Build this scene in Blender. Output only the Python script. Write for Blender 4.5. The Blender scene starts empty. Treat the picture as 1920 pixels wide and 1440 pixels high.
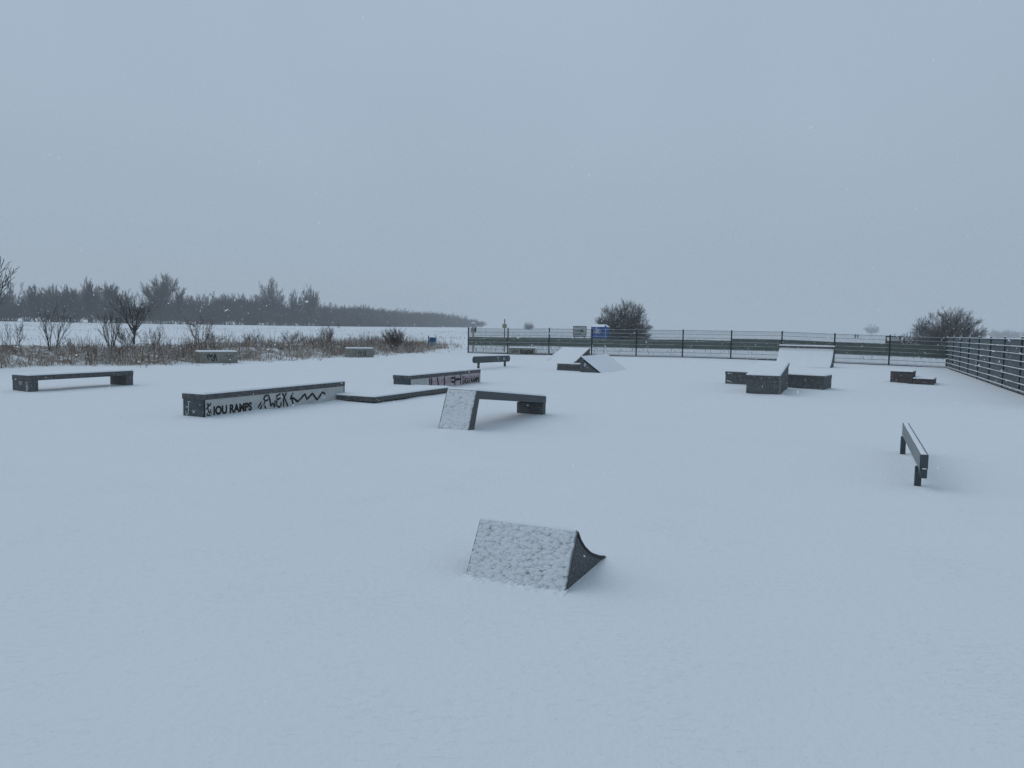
import bpy, bmesh, math, random
import numpy as np
from mathutils import Vector, Matrix

R = math.radians
scene = bpy.context.scene
col = scene.collection

# ------------------------------------------------------------------ camera
cd = bpy.data.cameras.new('camera')
cam = bpy.data.objects.new('camera', cd)
col.objects.link(cam)
scene.camera = cam
cd.sensor_width = 36.0
cd.lens = 36.0 * 1442 / 1920
cd.clip_start = 0.05
cd.clip_end = 4000
pitch = math.atan(103.5 / 1442)
roll = 0.019
fw = Vector((0, math.cos(pitch), -math.sin(pitch)))
u0 = Vector((0, math.sin(pitch), math.cos(pitch)))
r0 = Vector((1, 0, 0))
rt = math.cos(roll) * r0 + math.sin(roll) * u0
up = -math.sin(roll) * r0 + math.cos(roll) * u0
m = Matrix((rt, up, -fw)).transposed().to_4x4()
m.translation = Vector((0, 0, 1.5))
cam.matrix_world = m

# ------------------------------------------------------------------ sky and sun (overcast, snowing)
SUN_EL, SUN_AZ = R(48), R(-70)
world = bpy.data.worlds.new('World')
scene.world = world
world.use_nodes = True
wn, wl = world.node_tree.nodes, world.node_tree.links
wn.clear()
wo = wn.new('ShaderNodeOutputWorld')
bg = wn.new('ShaderNodeBackground')
bg.inputs['Strength'].default_value = 0.1
sky = wn.new('ShaderNodeTexSky')
sky.sky_type = 'NISHITA'
sky.sun_disc = False
sky.sun_elevation = SUN_EL
sky.sun_rotation = SUN_AZ
tc = wn.new('ShaderNodeTexCoord')
sep = wn.new('ShaderNodeSeparateXYZ')
ramp = wn.new('ShaderNodeValToRGB')
cr = ramp.color_ramp
SKY = [(0.0, (3.2, 3.98, 4.86)), (0.10, (3.28, 4.06, 4.96)), (0.22, (3.5, 4.38, 5.3)), (0.40, (3.6, 4.52, 5.55)), (1.0, (2.75, 3.8, 4.75))]
cr.elements[0].position = 0.0
cr.elements[1].position = 1.0
for p, c in SKY[1:-1]:
    cr.elements.new(p)
for e, (p, c) in zip(cr.elements, SKY):
    e.position = p
    e.color = (c[0] / 8, c[1] / 8, c[2] / 8, 1)
nz = wn.new('ShaderNodeTexNoise')
nz.inputs['Scale'].default_value = 1.6
nz.inputs['Detail'].default_value = 3
mr = wn.new('ShaderNodeMapRange')
mr.inputs['From Min'].default_value = 0.3
mr.inputs['From Max'].default_value = 0.7
mr.inputs['To Min'].default_value = 8 * 0.955
mr.inputs['To Max'].default_value = 8 * 1.045
sc_ = wn.new('ShaderNodeVectorMath')
sc_.operation = 'SCALE'
mx = wn.new('ShaderNodeMix')
mx.data_type = 'RGBA'
mx.inputs[0].default_value = 0.94
wl.new(tc.outputs['Generated'], sep.inputs[0])
wl.new(sep.outputs['Z'], ramp.inputs['Fac'])
wl.new(tc.outputs['Generated'], nz.inputs['Vector'])
wl.new(nz.outputs['Fac'], mr.inputs['Value'])
wl.new(ramp.outputs['Color'], sc_.inputs[0])
wl.new(mr.outputs['Result'], sc_.inputs['Scale'])
wl.new(sky.outputs['Color'], mx.inputs[6])
wl.new(sc_.outputs[0], mx.inputs[7])
wl.new(mx.outputs[2], bg.inputs['Color'])
wl.new(bg.outputs[0], wo.inputs['Surface'])

ld = bpy.data.lights.new('sun', 'SUN')
ld.energy = 0.5
ld.angle = R(60)
ld.color = (1.0, 0.98, 0.95)
sun = bpy.data.objects.new('sun', ld)
col.objects.link(sun)
sd = Vector((math.sin(SUN_AZ) * math.cos(SUN_EL), math.cos(SUN_AZ) * math.cos(SUN_EL), math.sin(SUN_EL)))
sun.rotation_euler = sd.to_track_quat('Z', 'Y').to_euler()

vs = scene.view_settings
vs.view_transform = 'Standard'
vs.look = 'None'
vs.exposure = 0.05
vs.gamma = 1.0
vs.use_curve_mapping = False
scene.cycles.use_denoising = True
scene.cycles.max_bounces = 6
scene.cycles.diffuse_bounces = 4
scene.cycles.volume_bounces = 3
scene.cycles.use_adaptive_sampling = True
scene.cycles.adaptive_threshold = 0.015

# ------------------------------------------------------------------ numeric noise
def _hash(ix, iy, seed):
    h = (ix * 374761393 + iy * 668265263 + seed * 974634871) & 0xFFFFFFFF
    h = ((h ^ (h >> 13)) * 1274126177) & 0xFFFFFFFF
    return ((h ^ (h >> 16)) & 0xFFFF) / 65535.0

def vnoise(x, y, seed=0):
    x = np.asarray(x, float); y = np.asarray(y, float)
    ix = np.floor(x).astype(np.int64); iy = np.floor(y).astype(np.int64)
    fx = x - ix; fy = y - iy
    fx = fx * fx * (3 - 2 * fx); fy = fy * fy * (3 - 2 * fy)
    a = _hash(ix, iy, seed); b = _hash(ix + 1, iy, seed)
    c = _hash(ix, iy + 1, seed); d = _hash(ix + 1, iy + 1, seed)
    return (a + (b - a) * fx) * (1 - fy) + (c + (d - c) * fx) * fy - 0.5

def fbm(x, y, seed=0, octv=4):
    s = 0; a = 1.0
    for k in range(octv):
        s = s + a * vnoise(x * 2 ** k + 7.3 * k, y * 2 ** k - 3.1 * k, seed + k)
        a *= 0.5
    return s

def worley(x, y, seed=0):
    """distance to the nearest jittered cell point"""
    ix = np.floor(x).astype(np.int64); iy = np.floor(y).astype(np.int64)
    best = np.full(np.shape(x), 9.0)
    for dx in (-1, 0, 1):
        for dy in (-1, 0, 1):
            cx, cy = ix + dx, iy + dy
            px = cx + _hash(cx, cy, seed); py = cy + _hash(cx, cy, seed + 17)
            best = np.minimum(best, np.hypot(px - x, py - y))
    return best

def sstep(a, b, x):
    t = np.clip((x - a) / (b - a), 0, 1)
    return t * t * (3 - 2 * t)

# ------------------------------------------------------------------ mesh helpers
def link(o, parent=None):
    col.objects.link(o)
    if parent is not None:
        o.parent = parent
    return o

def tag(o, label=None, cat=None, group=None, kind=None):
    if label: o['label'] = label
    if cat: o['category'] = cat
    if group: o['group'] = group
    if kind: o['kind'] = kind
    return o

def thing(name, label, cat, loc=(0, 0, 0), deg=0, group=None):
    o = bpy.data.objects.new(name, None)
    o.empty_display_size = 0.2
    o.location = loc
    o.rotation_euler = (0, 0, R(deg))
    link(o)
    return tag(o, label, cat, group)

def np_mesh(name, v, f, mat, parent=None, smooth=False):
    v = np.asarray(v, np.float32); f = np.asarray(f, np.int32)
    me = bpy.data.meshes.new(name)
    n, k = f.shape
    me.vertices.add(len(v)); me.vertices.foreach_set('co', v.ravel())
    me.loops.add(n * k); me.loops.foreach_set('vertex_index', f.ravel())
    me.polygons.add(n)
    me.polygons.foreach_set('loop_start', np.arange(0, n * k, k, dtype=np.int32))
    me.update(calc_edges=True)
    if smooth:
        me.polygons.foreach_set('use_smooth', np.ones(n, bool))
    me.materials.append(mat)
    o = bpy.data.objects.new(name, me)
    return link(o, parent)

class MB:
    """collects boxes, prisms and bars into one mesh"""
    def __init__(s):
        s.v = []; s.f = []; s.mi = []
    def add(s, vs_, fs, mi=0):
        b = len(s.v)
        s.v += [tuple(p) for p in vs_]
        s.f += [tuple(b + i for i in q) for q in fs]
        s.mi += [mi] * len(fs)
        return s
    def box(s, a, b, mi=0):
        x0, y0, z0 = a; x1, y1, z1 = b
        return s.add([(x0, y0, z0), (x1, y0, z0), (x1, y1, z0), (x0, y1, z0), (x0, y0, z1), (x1, y0, z1), (x1, y1, z1), (x0, y1, z1)],
                     [(3, 2, 1, 0), (4, 5, 6, 7), (0, 1, 5, 4), (1, 2, 6, 5), (2, 3, 7, 6), (3, 0, 4, 7)], mi)
    def prism_y(s, prof, y0, y1, mi=0):
        """prof: (x,z) counter-clockwise seen from -y"""
        n = len(prof)
        v = [(x, y0, z) for x, z in prof] + [(x, y1, z) for x, z in prof]
        f = [tuple(range(n)), tuple(range(2 * n - 1, n - 1, -1))]
        for i in range(n):
            j = (i + 1) % n
            f.append((j, i, n + i, n + j))
        return s.add(v, f, mi)
    def bar(s, p, q, w, h, mi=0):
        """box bar from p to q, w wide (horizontal), h tall"""
        p = Vector(p); q = Vector(q); d = (q - p).normalized()
        side = d.cross(Vector((0, 0, 1)))
        if side.length < 1e-4: side = Vector((1, 0, 0))
        side.normalize(); upv = side.cross(d).normalized()
        a = side * w / 2; b = upv * h / 2
        v = [p - a - b, p + a - b, p + a + b, p - a + b, q - a - b, q + a - b, q + a + b, q - a + b]
        return s.add(v, [(0, 1, 2, 3), (7, 6, 5, 4), (0, 4, 5, 1), (1, 5, 6, 2), (2, 6, 7, 3), (3, 7, 4, 0)], mi)
    def tube(s, p, q, r, n=10, r2=None, mi=0):
        p = Vector(p); q = Vector(q); d = (q - p).normalized()
        a = d.orthogonal().normalized(); b = d.cross(a)
        r2 = r if r2 is None else r2
        v = [p + (a * math.cos(t) + b * math.sin(t)) * r for t in [2 * math.pi * i / n for i in range(n)]]
        v += [q + (a * math.cos(t) + b * math.sin(t)) * r2 for t in [2 * math.pi * i / n for i in range(n)]]
        f = [(i, (i + 1) % n, n + (i + 1) % n, n + i) for i in range(n)] + [tuple(range(n - 1, -1, -1)), tuple(range(n, 2 * n))]
        return s.add(v, f, mi)
    def build(s, name, mats, parent=None, bevel=0.0, seg=1):
        me = bpy.data.meshes.new(name)
        me.from_pydata(s.v, [], s.f)
        if not isinstance(mats, (list, tuple)): mats = [mats]
        for x in mats: me.materials.append(x)
        me.polygons.foreach_set('material_index', s.mi)
        bm = bmesh.new(); bm.from_mesh(me)
        bmesh.ops.recalc_face_normals(bm, faces=bm.faces)
        if bevel > 0:
            bmesh.ops.bevel(bm, geom=list(bm.edges), offset=bevel, segments=seg, affect='EDGES', profile=0.6)
        bm.to_mesh(me); bm.free()
        me.update()
        return link(bpy.data.objects.new(name, me), parent)

def ribbons(name, lines, width, mapf, mat, parent, seed=0):
    """brush strokes laid on a flat face; mapf(a, b, k) -> local point k steps proud"""
    rng = random.Random(seed)
    V = []; F = []; kk = 0
    for pl in lines:
        pts = []
        for i in range(len(pl) - 1):
            a = Vector(pl[i]); b = Vector(pl[i + 1])
            n = max(1, int((b - a).length / 0.03))
            for j in range(n):
                pts.append(a.lerp(b, j / n) + Vector((rng.uniform(-1, 1), rng.uniform(-1, 1))) * 0.0022)
        pts.append(Vector(pl[-1]))
        base = len(V)
        for i, p in enumerate(pts):
            t = (pts[min(i + 1, len(pts) - 1)] - pts[max(i - 1, 0)])
            t = t.normalized() if t.length > 1e-6 else Vector((1, 0))
            nrm = Vector((-t.y, t.x)) * width / 2 * rng.uniform(0.8, 1.15)
            if i in (0, len(pts) - 1): nrm *= 0.75
            V.append(mapf(p.x + nrm.x, p.y + nrm.y, kk)); V.append(mapf(p.x - nrm.x, p.y - nrm.y, kk))
            kk += 1
        for i in range(len(pts) - 1):
            b0 = base + 2 * i
            F.append((b0, b0 + 1, b0 + 3, b0 + 2))
    o = np_mesh(name, V, F, mat, parent)
    o['kind'] = 'stuff'
    return o

def text_mesh(name, body, size, mat, parent, matrix, bold=0.012, shear=0.0, sx=1.0):
    cu = bpy.data.curves.new(name, 'FONT')
    cu.body = body; cu.size = size; cu.offset = bold * size; cu.shear = shear
    cu.fill_mode = 'FRONT'
    tmp = bpy.data.objects.new('tmp_text', cu)
    col.objects.link(tmp)
    dg = bpy.context.evaluated_depsgraph_get()
    me = bpy.data.meshes.new_from_object(tmp.evaluated_get(dg))
    bpy.data.objects.remove(tmp)
    me.name = name
    me.transform(matrix @ Matrix.Diagonal((sx, 1, 1, 1)))
    me.materials.clear(); me.materials.append(mat)
    return link(bpy.data.objects.new(name, me), parent)

def snow_sheet(name, c00, c10, c11, c01, thick, parent, edge=0.04, res=0.05, lump=0.004, seed=0, nrm=None, skirt=True, freq=9.0):
    """a soft sheet of snow over the quad c00-c10-c11-c01, rounded off at its edges"""
    c00, c10, c11, c01 = [np.array(c, float) for c in (c00, c10, c11, c01)]
    L = np.linalg.norm(c10 - c00); W = np.linalg.norm(c01 - c00)
    if nrm is None:
        nrm = np.cross(c10 - c00, c01 - c00); nrm /= np.linalg.norm(nrm)
        if nrm[2] < 0: nrm = -nrm
    nrm = np.array(nrm, float)
    def ticks(length):
        e = [0, edge * .15, edge * .4, edge * .8, edge * 1.4]
        n = max(2, int((length - 2 * e[-1]) / res))
        mid = list(np.linspace(e[-1], length - e[-1], n + 1))
        return np.array(e[:-1] + mid + [length - q for q in e[:-1]][::-1]) / length
    us, vs2 = ticks(L), ticks(W)
    U, V = np.meshgrid(us, vs2, indexing='ij')
    P = ((1 - U) * (1 - V))[..., None] * c00 + (U * (1 - V))[..., None] * c10 + (U * V)[..., None] * c11 + ((1 - U) * V)[..., None] * c01
    du = np.minimum(U, 1 - U) * L; dv = np.minimum(V, 1 - V) * W
    d = np.minimum(du, dv)
    h = thick * np.sqrt(np.clip(1 - (1 - np.clip(d / edge, 0, 1)) ** 2, 0, 1)) + 0.001
    h = h + lump * fbm(U * L * freq, V * W * freq, seed, 3) * np.clip(d / edge, 0, 1) * 2
    P = P + h[..., None] * nrm
    n1, n2 = U.shape
    idx = np.arange(n1 * n2).reshape(n1, n2)
    f = np.stack([idx[:-1, :-1], idx[1:, :-1], idx[1:, 1:], idx[:-1, 1:]], -1).reshape(-1, 4)
    a = P.reshape(-1, 3)
    if np.dot(np.cross(c10 - c00, c01 - c00), nrm) < 0: f = f[:, ::-1]
    return np_mesh(name, a, f, MAT['snow'], parent, smooth=True)

# ------------------------------------------------------------------ materials
MAT = {}
def mat(name, color, rough=0.85, var=0.0, scale=6.0, color2=None, specks=0.0, speck_scale=60.0, bump=0.0, bump_scale=80.0, detail=5.0, spec=0.25, snowtop=0.0, stretch=None, island=False):
    mt = bpy.data.materials.new(name); mt.use_nodes = True
    n, l = mt.node_tree.nodes, mt.node_tree.links
    b = n['Principled BSDF']
    b.inputs['Roughness'].default_value = rough
    b.inputs['Specular IOR Level'].default_value = spec
    t = n.new('ShaderNodeTexCoord')
    vec = t.outputs['Object']
    if stretch:
        mp = n.new('ShaderNodeMapping'); mp.inputs['Scale'].default_value = stretch
        l.new(vec, mp.inputs['Vector']); vec = mp.outputs['Vector']
    out = None
    c2 = color2 or tuple(min(1, c * (1 + var)) for c in color)
    c1 = color if color2 else tuple(c * (1 - var) for c in color)
    a = n.new('ShaderNodeTexNoise'); a.inputs['Scale'].default_value = scale; a.inputs['Detail'].default_value = detail
    a.inputs['Roughness'].default_value = 0.65
    l.new(vec, a.inputs['Vector'])
    rp = n.new('ShaderNodeMapRange'); rp.inputs['From Min'].default_value = 0.35; rp.inputs['From Max'].default_value = 0.65
    l.new(a.outputs['Fac'], rp.inputs['Value'])
    mxx = n.new('ShaderNodeMix'); mxx.data_type = 'RGBA'
    mxx.inputs[6].default_value = (*c1, 1); mxx.inputs[7].default_value = (*c2, 1)
    l.new(rp.outputs['Result'], mxx.inputs[0])
    out = mxx.outputs[2]
    if specks > 0:
        k = n.new('ShaderNodeTexNoise'); k.inputs['Scale'].default_value = speck_scale; k.inputs['Detail'].default_value = 2
        l.new(t.outputs['Object'], k.inputs['Vector'])
        kr = n.new('ShaderNodeMapRange'); kr.inputs['From Min'].default_value = 0.74 - specks; kr.inputs['From Max'].default_value = 0.80 - specks
        l.new(k.outputs['Fac'], kr.inputs['Value'])
        m2 = n.new('ShaderNodeMix'); m2.data_type = 'RGBA'
        m2.inputs[7].default_value = (0.7, 0.74, 0.78, 1)
        l.new(kr.outputs['Result'], m2.inputs[0]); l.new(out, m2.inputs[6])
        out = m2.outputs[2]
    if island:
        gi = n.new('ShaderNodeNewGeometry')
        ri = n.new('ShaderNodeMapRange'); ri.inputs['To Min'].default_value = 0.45; ri.inputs['To Max'].default_value = 1.7
        l.new(gi.outputs['Random Per Island'], ri.inputs['Value'])
        vi = n.new('ShaderNodeVectorMath'); vi.operation = 'SCALE'
        l.new(out, vi.inputs[0]); l.new(ri.outputs['Result'], vi.inputs['Scale']); out = vi.outputs[0]
    if snowtop > 0:
        g = n.new('ShaderNodeNewGeometry'); sx = n.new('ShaderNodeSeparateXYZ')
        l.new(g.outputs['Normal'], sx.inputs[0])
        q = n.new('ShaderNodeMapRange'); q.inputs['From Min'].default_value = 0.25; q.inputs['From Max'].default_value = 0.75
        q.inputs['To Max'].default_value = snowtop
        l.new(sx.outputs['Z'], q.inputs['Value'])
        m3 = n.new('ShaderNodeMix'); m3.data_type = 'RGBA'
        m3.inputs[7].default_value = (0.8, 0.83, 0.86, 1)
        l.new(q.outputs['Result'], m3.inputs[0]); l.new(out, m3.inputs[6])
        out = m3.outputs[2]
    l.new(out, b.inputs['Base Color'])
    if bump > 0:
        k = n.new('ShaderNodeTexNoise'); k.inputs['Scale'].default_value = bump_scale; k.inputs['Detail'].default_value = 4
        l.new(t.outputs['Object'], k.inputs['Vector'])
        bp = n.new('ShaderNodeBump'); bp.inputs['Strength'].default_value = bump; bp.inputs['Distance'].default_value = 0.004
        l.new(k.outputs['Fac'], bp.inputs['Height']); l.new(bp.outputs['Normal'], b.inputs['Normal'])
    MAT[name] = mt
    return mt

mat('snow', (0.86, 0.875, 0.9), rough=1.0, var=0.015, scale=3, bump=0.25, bump_scale=55, spec=0.05)
mat('dark_composite', (0.036, 0.041, 0.043), color2=(0.165, 0.173, 0.176), scale=55, specks=0.05, speck_scale=75, bump=0.4, rough=0.8, detail=3)
mat('end_board', (0.055, 0.073, 0.079), color2=(0.10, 0.12, 0.125), scale=9, specks=0.0, bump=0.2)
mat('coping_steel', (0.058, 0.06, 0.064), color2=(0.125, 0.122, 0.12), scale=14, specks=0.035, speck_scale=48, rough=0.6)
mat('pale_board', (0.42, 0.43, 0.42), color2=(0.52, 0.53, 0.52), scale=4, bump=0.1)
mat('pink_board', (0.40, 0.33, 0.35), color2=(0.54, 0.50, 0.51), scale=11, bump=0.1)
mat('black_paint', (0.012, 0.012, 0.014), var=0.3, scale=20, rough=0.7)
mat('white_paint', (0.6, 0.62, 0.62), var=0.1, rough=0.7)
mat('pink_paint', (0.32, 0.15, 0.2), var=0.3, scale=30, rough=0.7)
mat('concrete', (0.17, 0.175, 0.15), color2=(0.27, 0.27, 0.235), scale=5, bump=0.3, bump_scale=60, specks=0.0)
mat('old_wood', (0.045, 0.04, 0.039), color2=(0.125, 0.11, 0.104), scale=7, specks=0.02, speck_scale=35, stretch=(1, 1, 5))
mat('galvanised', (0.13, 0.155, 0.17), color2=(0.24, 0.27, 0.29), scale=9, rough=0.55, specks=0.01, spec=0.4)
mat('rail_steel', (0.04, 0.055, 0.062), color2=(0.075, 0.09, 0.098), scale=9, rough=0.6)
mat('post_green', (0.02, 0.027, 0.028), var=0.3, scale=10, rough=0.5)
mat('rod_green', (0.045, 0.056, 0.057), var=0.3, scale=10, rough=0.5)
mat('rod_slate', (0.06, 0.08, 0.09), var=0.2, scale=10, rough=0.5)
mat('strip_green', (0.10, 0.128, 0.106), color2=(0.16, 0.19, 0.16), scale=5, specks=0.02, speck_scale=25, rough=0.8)
mat('strip_slate', (0.10, 0.132, 0.145), color2=(0.155, 0.19, 0.2), scale=3, specks=0.012, speck_scale=22, rough=0.8)
mat('blue_plastic', (0.003, 0.058, 0.26), color2=(0.006, 0.085, 0.34), scale=3, rough=0.5, spec=0.4)
mat('bin_blue', (0.01, 0.06, 0.17), color2=(0.018, 0.08, 0.21), scale=5, rough=0.5)
mat('dark_metal', (0.02, 0.024, 0.027), var=0.3, scale=10, rough=0.6)
mat('pale_post', (0.33, 0.33, 0.29), var=0.15, scale=12)
mat('sign_yellow', (0.2, 0.22, 0.12), color2=(0.32, 0.33, 0.2), scale=18)
mat('sign_face', (0.34, 0.36, 0.38), color2=(0.5, 0.5, 0.5), scale=8)
mat('sign_green', (0.03, 0.10, 0.035), color2=(0.06, 0.16, 0.05), scale=12)
mat('sign_grey', (0.13, 0.15, 0.16), color2=(0.22, 0.24, 0.25), scale=12)
mat('bark', (0.038, 0.033, 0.03), color2=(0.09, 0.077, 0.07), scale=4, snowtop=0.55, island=True)
mat('bark_dark', (0.022, 0.019, 0.018), color2=(0.045, 0.038, 0.034), scale=4, snowtop=0.25)
mat('bark_frost', (0.05, 0.043, 0.04), color2=(0.10, 0.085, 0.078), scale=2, snowtop=0.85)
mat('bark_far', (0.012, 0.010, 0.0095), color2=(0.05, 0.040, 0.036), scale=0.09, snowtop=0.16, island=True)
mat('red_twig', (0.08, 0.03, 0.026), color2=(0.13, 0.06, 0.045), scale=4, snowtop=0.3)
mat('dry_grass', (0.145, 0.098, 0.066), color2=(0.32, 0.23, 0.158), scale=0.8, snowtop=0.5)
mat('pale_grass', (0.24, 0.19, 0.14), color2=(0.42, 0.36, 0.29), scale=1.1, snowtop=0.5)
mat('dark_stem', (0.05, 0.038, 0.032), color2=(0.12, 0.085, 0.06), scale=1.3)
mat('jacket_dark', (0.015, 0.016, 0.02), var=0.2)
mat('trousers', (0.02, 0.022, 0.03), var=0.2)
mat('jacket_red', (0.16, 0.025, 0.03), var=0.2)
mat('skin', (0.4, 0.26, 0.2), var=0.1)
mat('dog_fur', (0.012, 0.011, 0.012), var=0.3)

# thin crust of snow: a film shows the dark board, pits are tinted darker as shade
tm = bpy.data.materials.new('thin_shaded_snow'); tm.use_nodes = True
n, l = tm.node_tree.nodes, tm.node_tree.links
b = n['Principled BSDF']; b.inputs['Roughness'].default_value = 1.0; b.inputs['Specular IOR Level'].default_value = 0.05
t = n.new('ShaderNodeAttribute'); t.attribute_name = 'thickness'
q = n.new('ShaderNodeValToRGB')
q.color_ramp.elements[0].position = 0.0; q.color_ramp.elements[0].color = (0.22, 0.225, 0.23, 1)
q.color_ramp.elements[1].position = 0.62; q.color_ramp.elements[1].color = (0.73, 0.745, 0.76, 1)
e = q.color_ramp.elements.new(0.22); e.color = (0.56, 0.57, 0.58, 1)
l.new(t.outputs['Fac'], q.inputs['Fac']); l.new(q.outputs['Color'], b.inputs['Base Color'])
MAT['thin_shaded_snow'] = tm

# ground: clean snow, with matted dry grass breaking through where 'brush' says so
gm = bpy.data.materials.new('snow_ground'); gm.use_nodes = True
n, l = gm.node_tree.nodes, gm.node_tree.links
b = n['Principled BSDF']; b.inputs['Roughness'].default_value = 1.0; b.inputs['Specular IOR Level'].default_value = 0.05
t = n.new('ShaderNodeTexCoord')
at_ = n.new('ShaderNodeAttribute'); at_.attribute_name = 'brush'
n1 = n.new('ShaderNodeTexNoise'); n1.inputs['Scale'].default_value = 1.6; n1.inputs['Detail'].default_value = 8; n1.inputs['Roughness'].default_value = 0.7
mp = n.new('ShaderNodeMapping'); mp.inputs['Scale'].default_value = (0.7, 1.6, 1)
l.new(t.outputs['Object'], mp.inputs['Vector']); l.new(mp.outputs['Vector'], n1.inputs['Vector'])
ad = n.new('ShaderNodeMath'); ad.operation = 'ADD'
l.new(at_.outputs['Fac'], ad.inputs[0]); l.new(n1.outputs['Fac'], ad.inputs[1])
th = n.new('ShaderNodeMapRange'); th.inputs['From Min'].default_value = 0.93; th.inputs['From Max'].default_value = 1.12
l.new(ad.outputs[0], th.inputs['Value'])
n2 = n.new('ShaderNodeTexNoise'); n2.inputs['Scale'].default_value = 5; n2.inputs['Detail'].default_value = 6
l.new(t.outputs['Object'], n2.inputs['Vector'])
gc = n.new('ShaderNodeMix'); gc.data_type = 'RGBA'
gc.inputs[6].default_value = (0.10, 0.075, 0.055, 1); gc.inputs[7].default_value = (0.26, 0.20, 0.15, 1)
l.new(n2.outputs['Fac'], gc.inputs[0])
sn = n.new('ShaderNodeMix'); sn.data_type = 'RGBA'
sn.inputs[6].default_value = (0.84, 0.86, 0.89, 1); sn.inputs[7].default_value = (0.88, 0.89, 0.91, 1)
n3 = n.new('ShaderNodeTexNoise'); n3.inputs['Scale'].default_value = 0.8; n3.inputs['Detail'].default_value = 4
l.new(t.outputs['Object'], n3.inputs['Vector']); l.new(n3.outputs['Fac'], sn.inputs[0])
fm = n.new('ShaderNodeMix'); fm.data_type = 'RGBA'
l.new(th.outputs['Result'], fm.inputs[0]); l.new(sn.outputs[2], fm.inputs[6]); l.new(gc.outputs[2], fm.inputs[7])
l.new(fm.outputs[2], b.inputs['Base Color'])
nb = n.new('ShaderNodeTexNoise'); nb.inputs['Scale'].default_value = 22; nb.inputs['Detail'].default_value = 5; nb.inputs['Roughness'].default_value = 0.6
l.new(t.outputs['Object'], nb.inputs['Vector'])
mw = n.new('ShaderNodeMapping'); mw.inputs['Scale'].default_value = (0.75, 1.9, 1); mw.inputs['Rotation'].default_value = (0, 0, 0.15)
l.new(t.outputs['Object'], mw.inputs['Vector'])
nw = n.new('ShaderNodeTexNoise'); nw.inputs['Scale'].default_value = 15; nw.inputs['Detail'].default_value = 5; nw.inputs['Roughness'].default_value = 0.55; nw.inputs['Distortion'].default_value = 0.4
l.new(mw.outputs['Vector'], nw.inputs['Vector'])
wr = n.new('ShaderNodeMapRange'); wr.interpolation_type = 'SMOOTHSTEP'
wr.inputs['From Min'].default_value = 0.26; wr.inputs['From Max'].default_value = 0.40
nm = n.new('ShaderNodeTexNoise'); nm.inputs['Scale'].default_value = 1.1; nm.inputs['Detail'].default_value = 3
l.new(t.outputs['Object'], nm.inputs['Vector'])
am = n.new('ShaderNodeMath'); am.operation = 'MULTIPLY_ADD'; am.inputs[1].default_value = 0.55; am.inputs[2].default_value = -0.285
l.new(nm.outputs['Fac'], am.inputs[0])
aa = n.new('ShaderNodeMath'); aa.operation = 'ADD'
l.new(nw.outputs['Fac'], aa.inputs[0]); l.new(am.outputs[0], aa.inputs[1])
l.new(aa.outputs[0], wr.inputs['Value'])
bw_ = n.new('ShaderNodeBump'); bw_.inputs['Strength'].default_value = 0.42; bw_.inputs['Distance'].default_value = 0.006
l.new(wr.outputs['Result'], bw_.inputs['Height'])
bp = n.new('ShaderNodeBump'); l.new(bw_.outputs['Normal'], bp.inputs['Normal']); bp.inputs['Strength'].default_value = 0.7; bp.inputs['Distance'].default_value = 0.012
l.new(nb.outputs['Fac'], bp.inputs['Height']); l.new(bp.outputs['Normal'], b.inputs['Normal'])
MAT['snow_ground'] = gm

# ------------------------------------------------------------------ terrain
EDGE = [(-60, 6), (-30, 14.5), (-20, 21.5), (-16.2, 24.0), (-14.6, 26.0), (-11.8, 27.6), (-10.4, 31.0), (-8.0, 36.2), (-5.6, 45.0), (-4.2, 58.0)]
def seg_dist(x, y, pts):
    best = np.full(np.shape(x), 1e9); sgn = np.ones(np.shape(x))
    for (ax, ay), (bx, by) in zip(pts[:-1], pts[1:]):
        dx, dy = bx - ax, by - ay
        t_ = np.clip(((x - ax) * dx + (y - ay) * dy) / (dx * dx + dy * dy), 0, 1)
        ex, ey = x - (ax + t_ * dx), y - (ay + t_ * dy)
        d = np.hypot(ex, ey)
        s = np.sign(dx * ey - dy * ex)
        closer = d < best
        best = np.where(closer, d, best); sgn = np.where(closer, s, sgn)
    return best * sgn          # positive on the brush side (left of the line)

def brush_mask(x, y):
    d = seg_dist(x, y, EDGE)
    d = d + 1.2 * vnoise(x * 0.5, y * 0.5, 5) + 0.6 * vnoise(x * 1.7, y * 1.7, 9)
    near = sstep(0.0, 1.6, d) * (1 - sstep(13, 24, d))
    near = np.where(y > 56, near * (1 - sstep(56, 66, y)), near)
    return near, d

FOOT = []   # footprints that gather a little drift: (ox, oy, deg, x0, x1, y0, y1, height)
def foot(ox, oy, deg, x0, x1, y0, y1, h=0.03, w=0.13): FOOT.append((ox, oy, deg, x0, x1, y0, y1, h, w))
foot(0.321, 4.297, 66.0, 0.0, 0.79, 0.0, 0.627, 0.004, 0.10)
foot(-4.851, 12.076, 66.6, 0, 3.7, 0, 0.46, 0.022, 0.2)
foot(-2.651, 14.848, 66.5, 0, 3.13, 0, 2.3, 0.012)
foot(-0.611, 11.04, 64, -0.02, 0.1, 0, 0.52, 0.02)
foot(0.321, 12.95, 64, 0, 0.3, 0, 0.5, 0.0)
foot(6.459, 18.481, 66, 0, 2.6, 0, 0.81, 0.03, 0.2)
foot(6.19, 22.3, -35.5, 0, 2.74, 0, 0.8, 0.03, 0.2)
foot(-9.979, 15.858, 66.2, 0, 0.19, 0, 0.56, 0.02, 0.18)
foot(-11.494, 28.268, 40.1, 0, 1.4, 0, 0.6, 0.035, 0.25)
foot(12.022, 24.445, -32.5, 0, 1.23, 0, 1.1, 0.03, 0.22)

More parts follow.
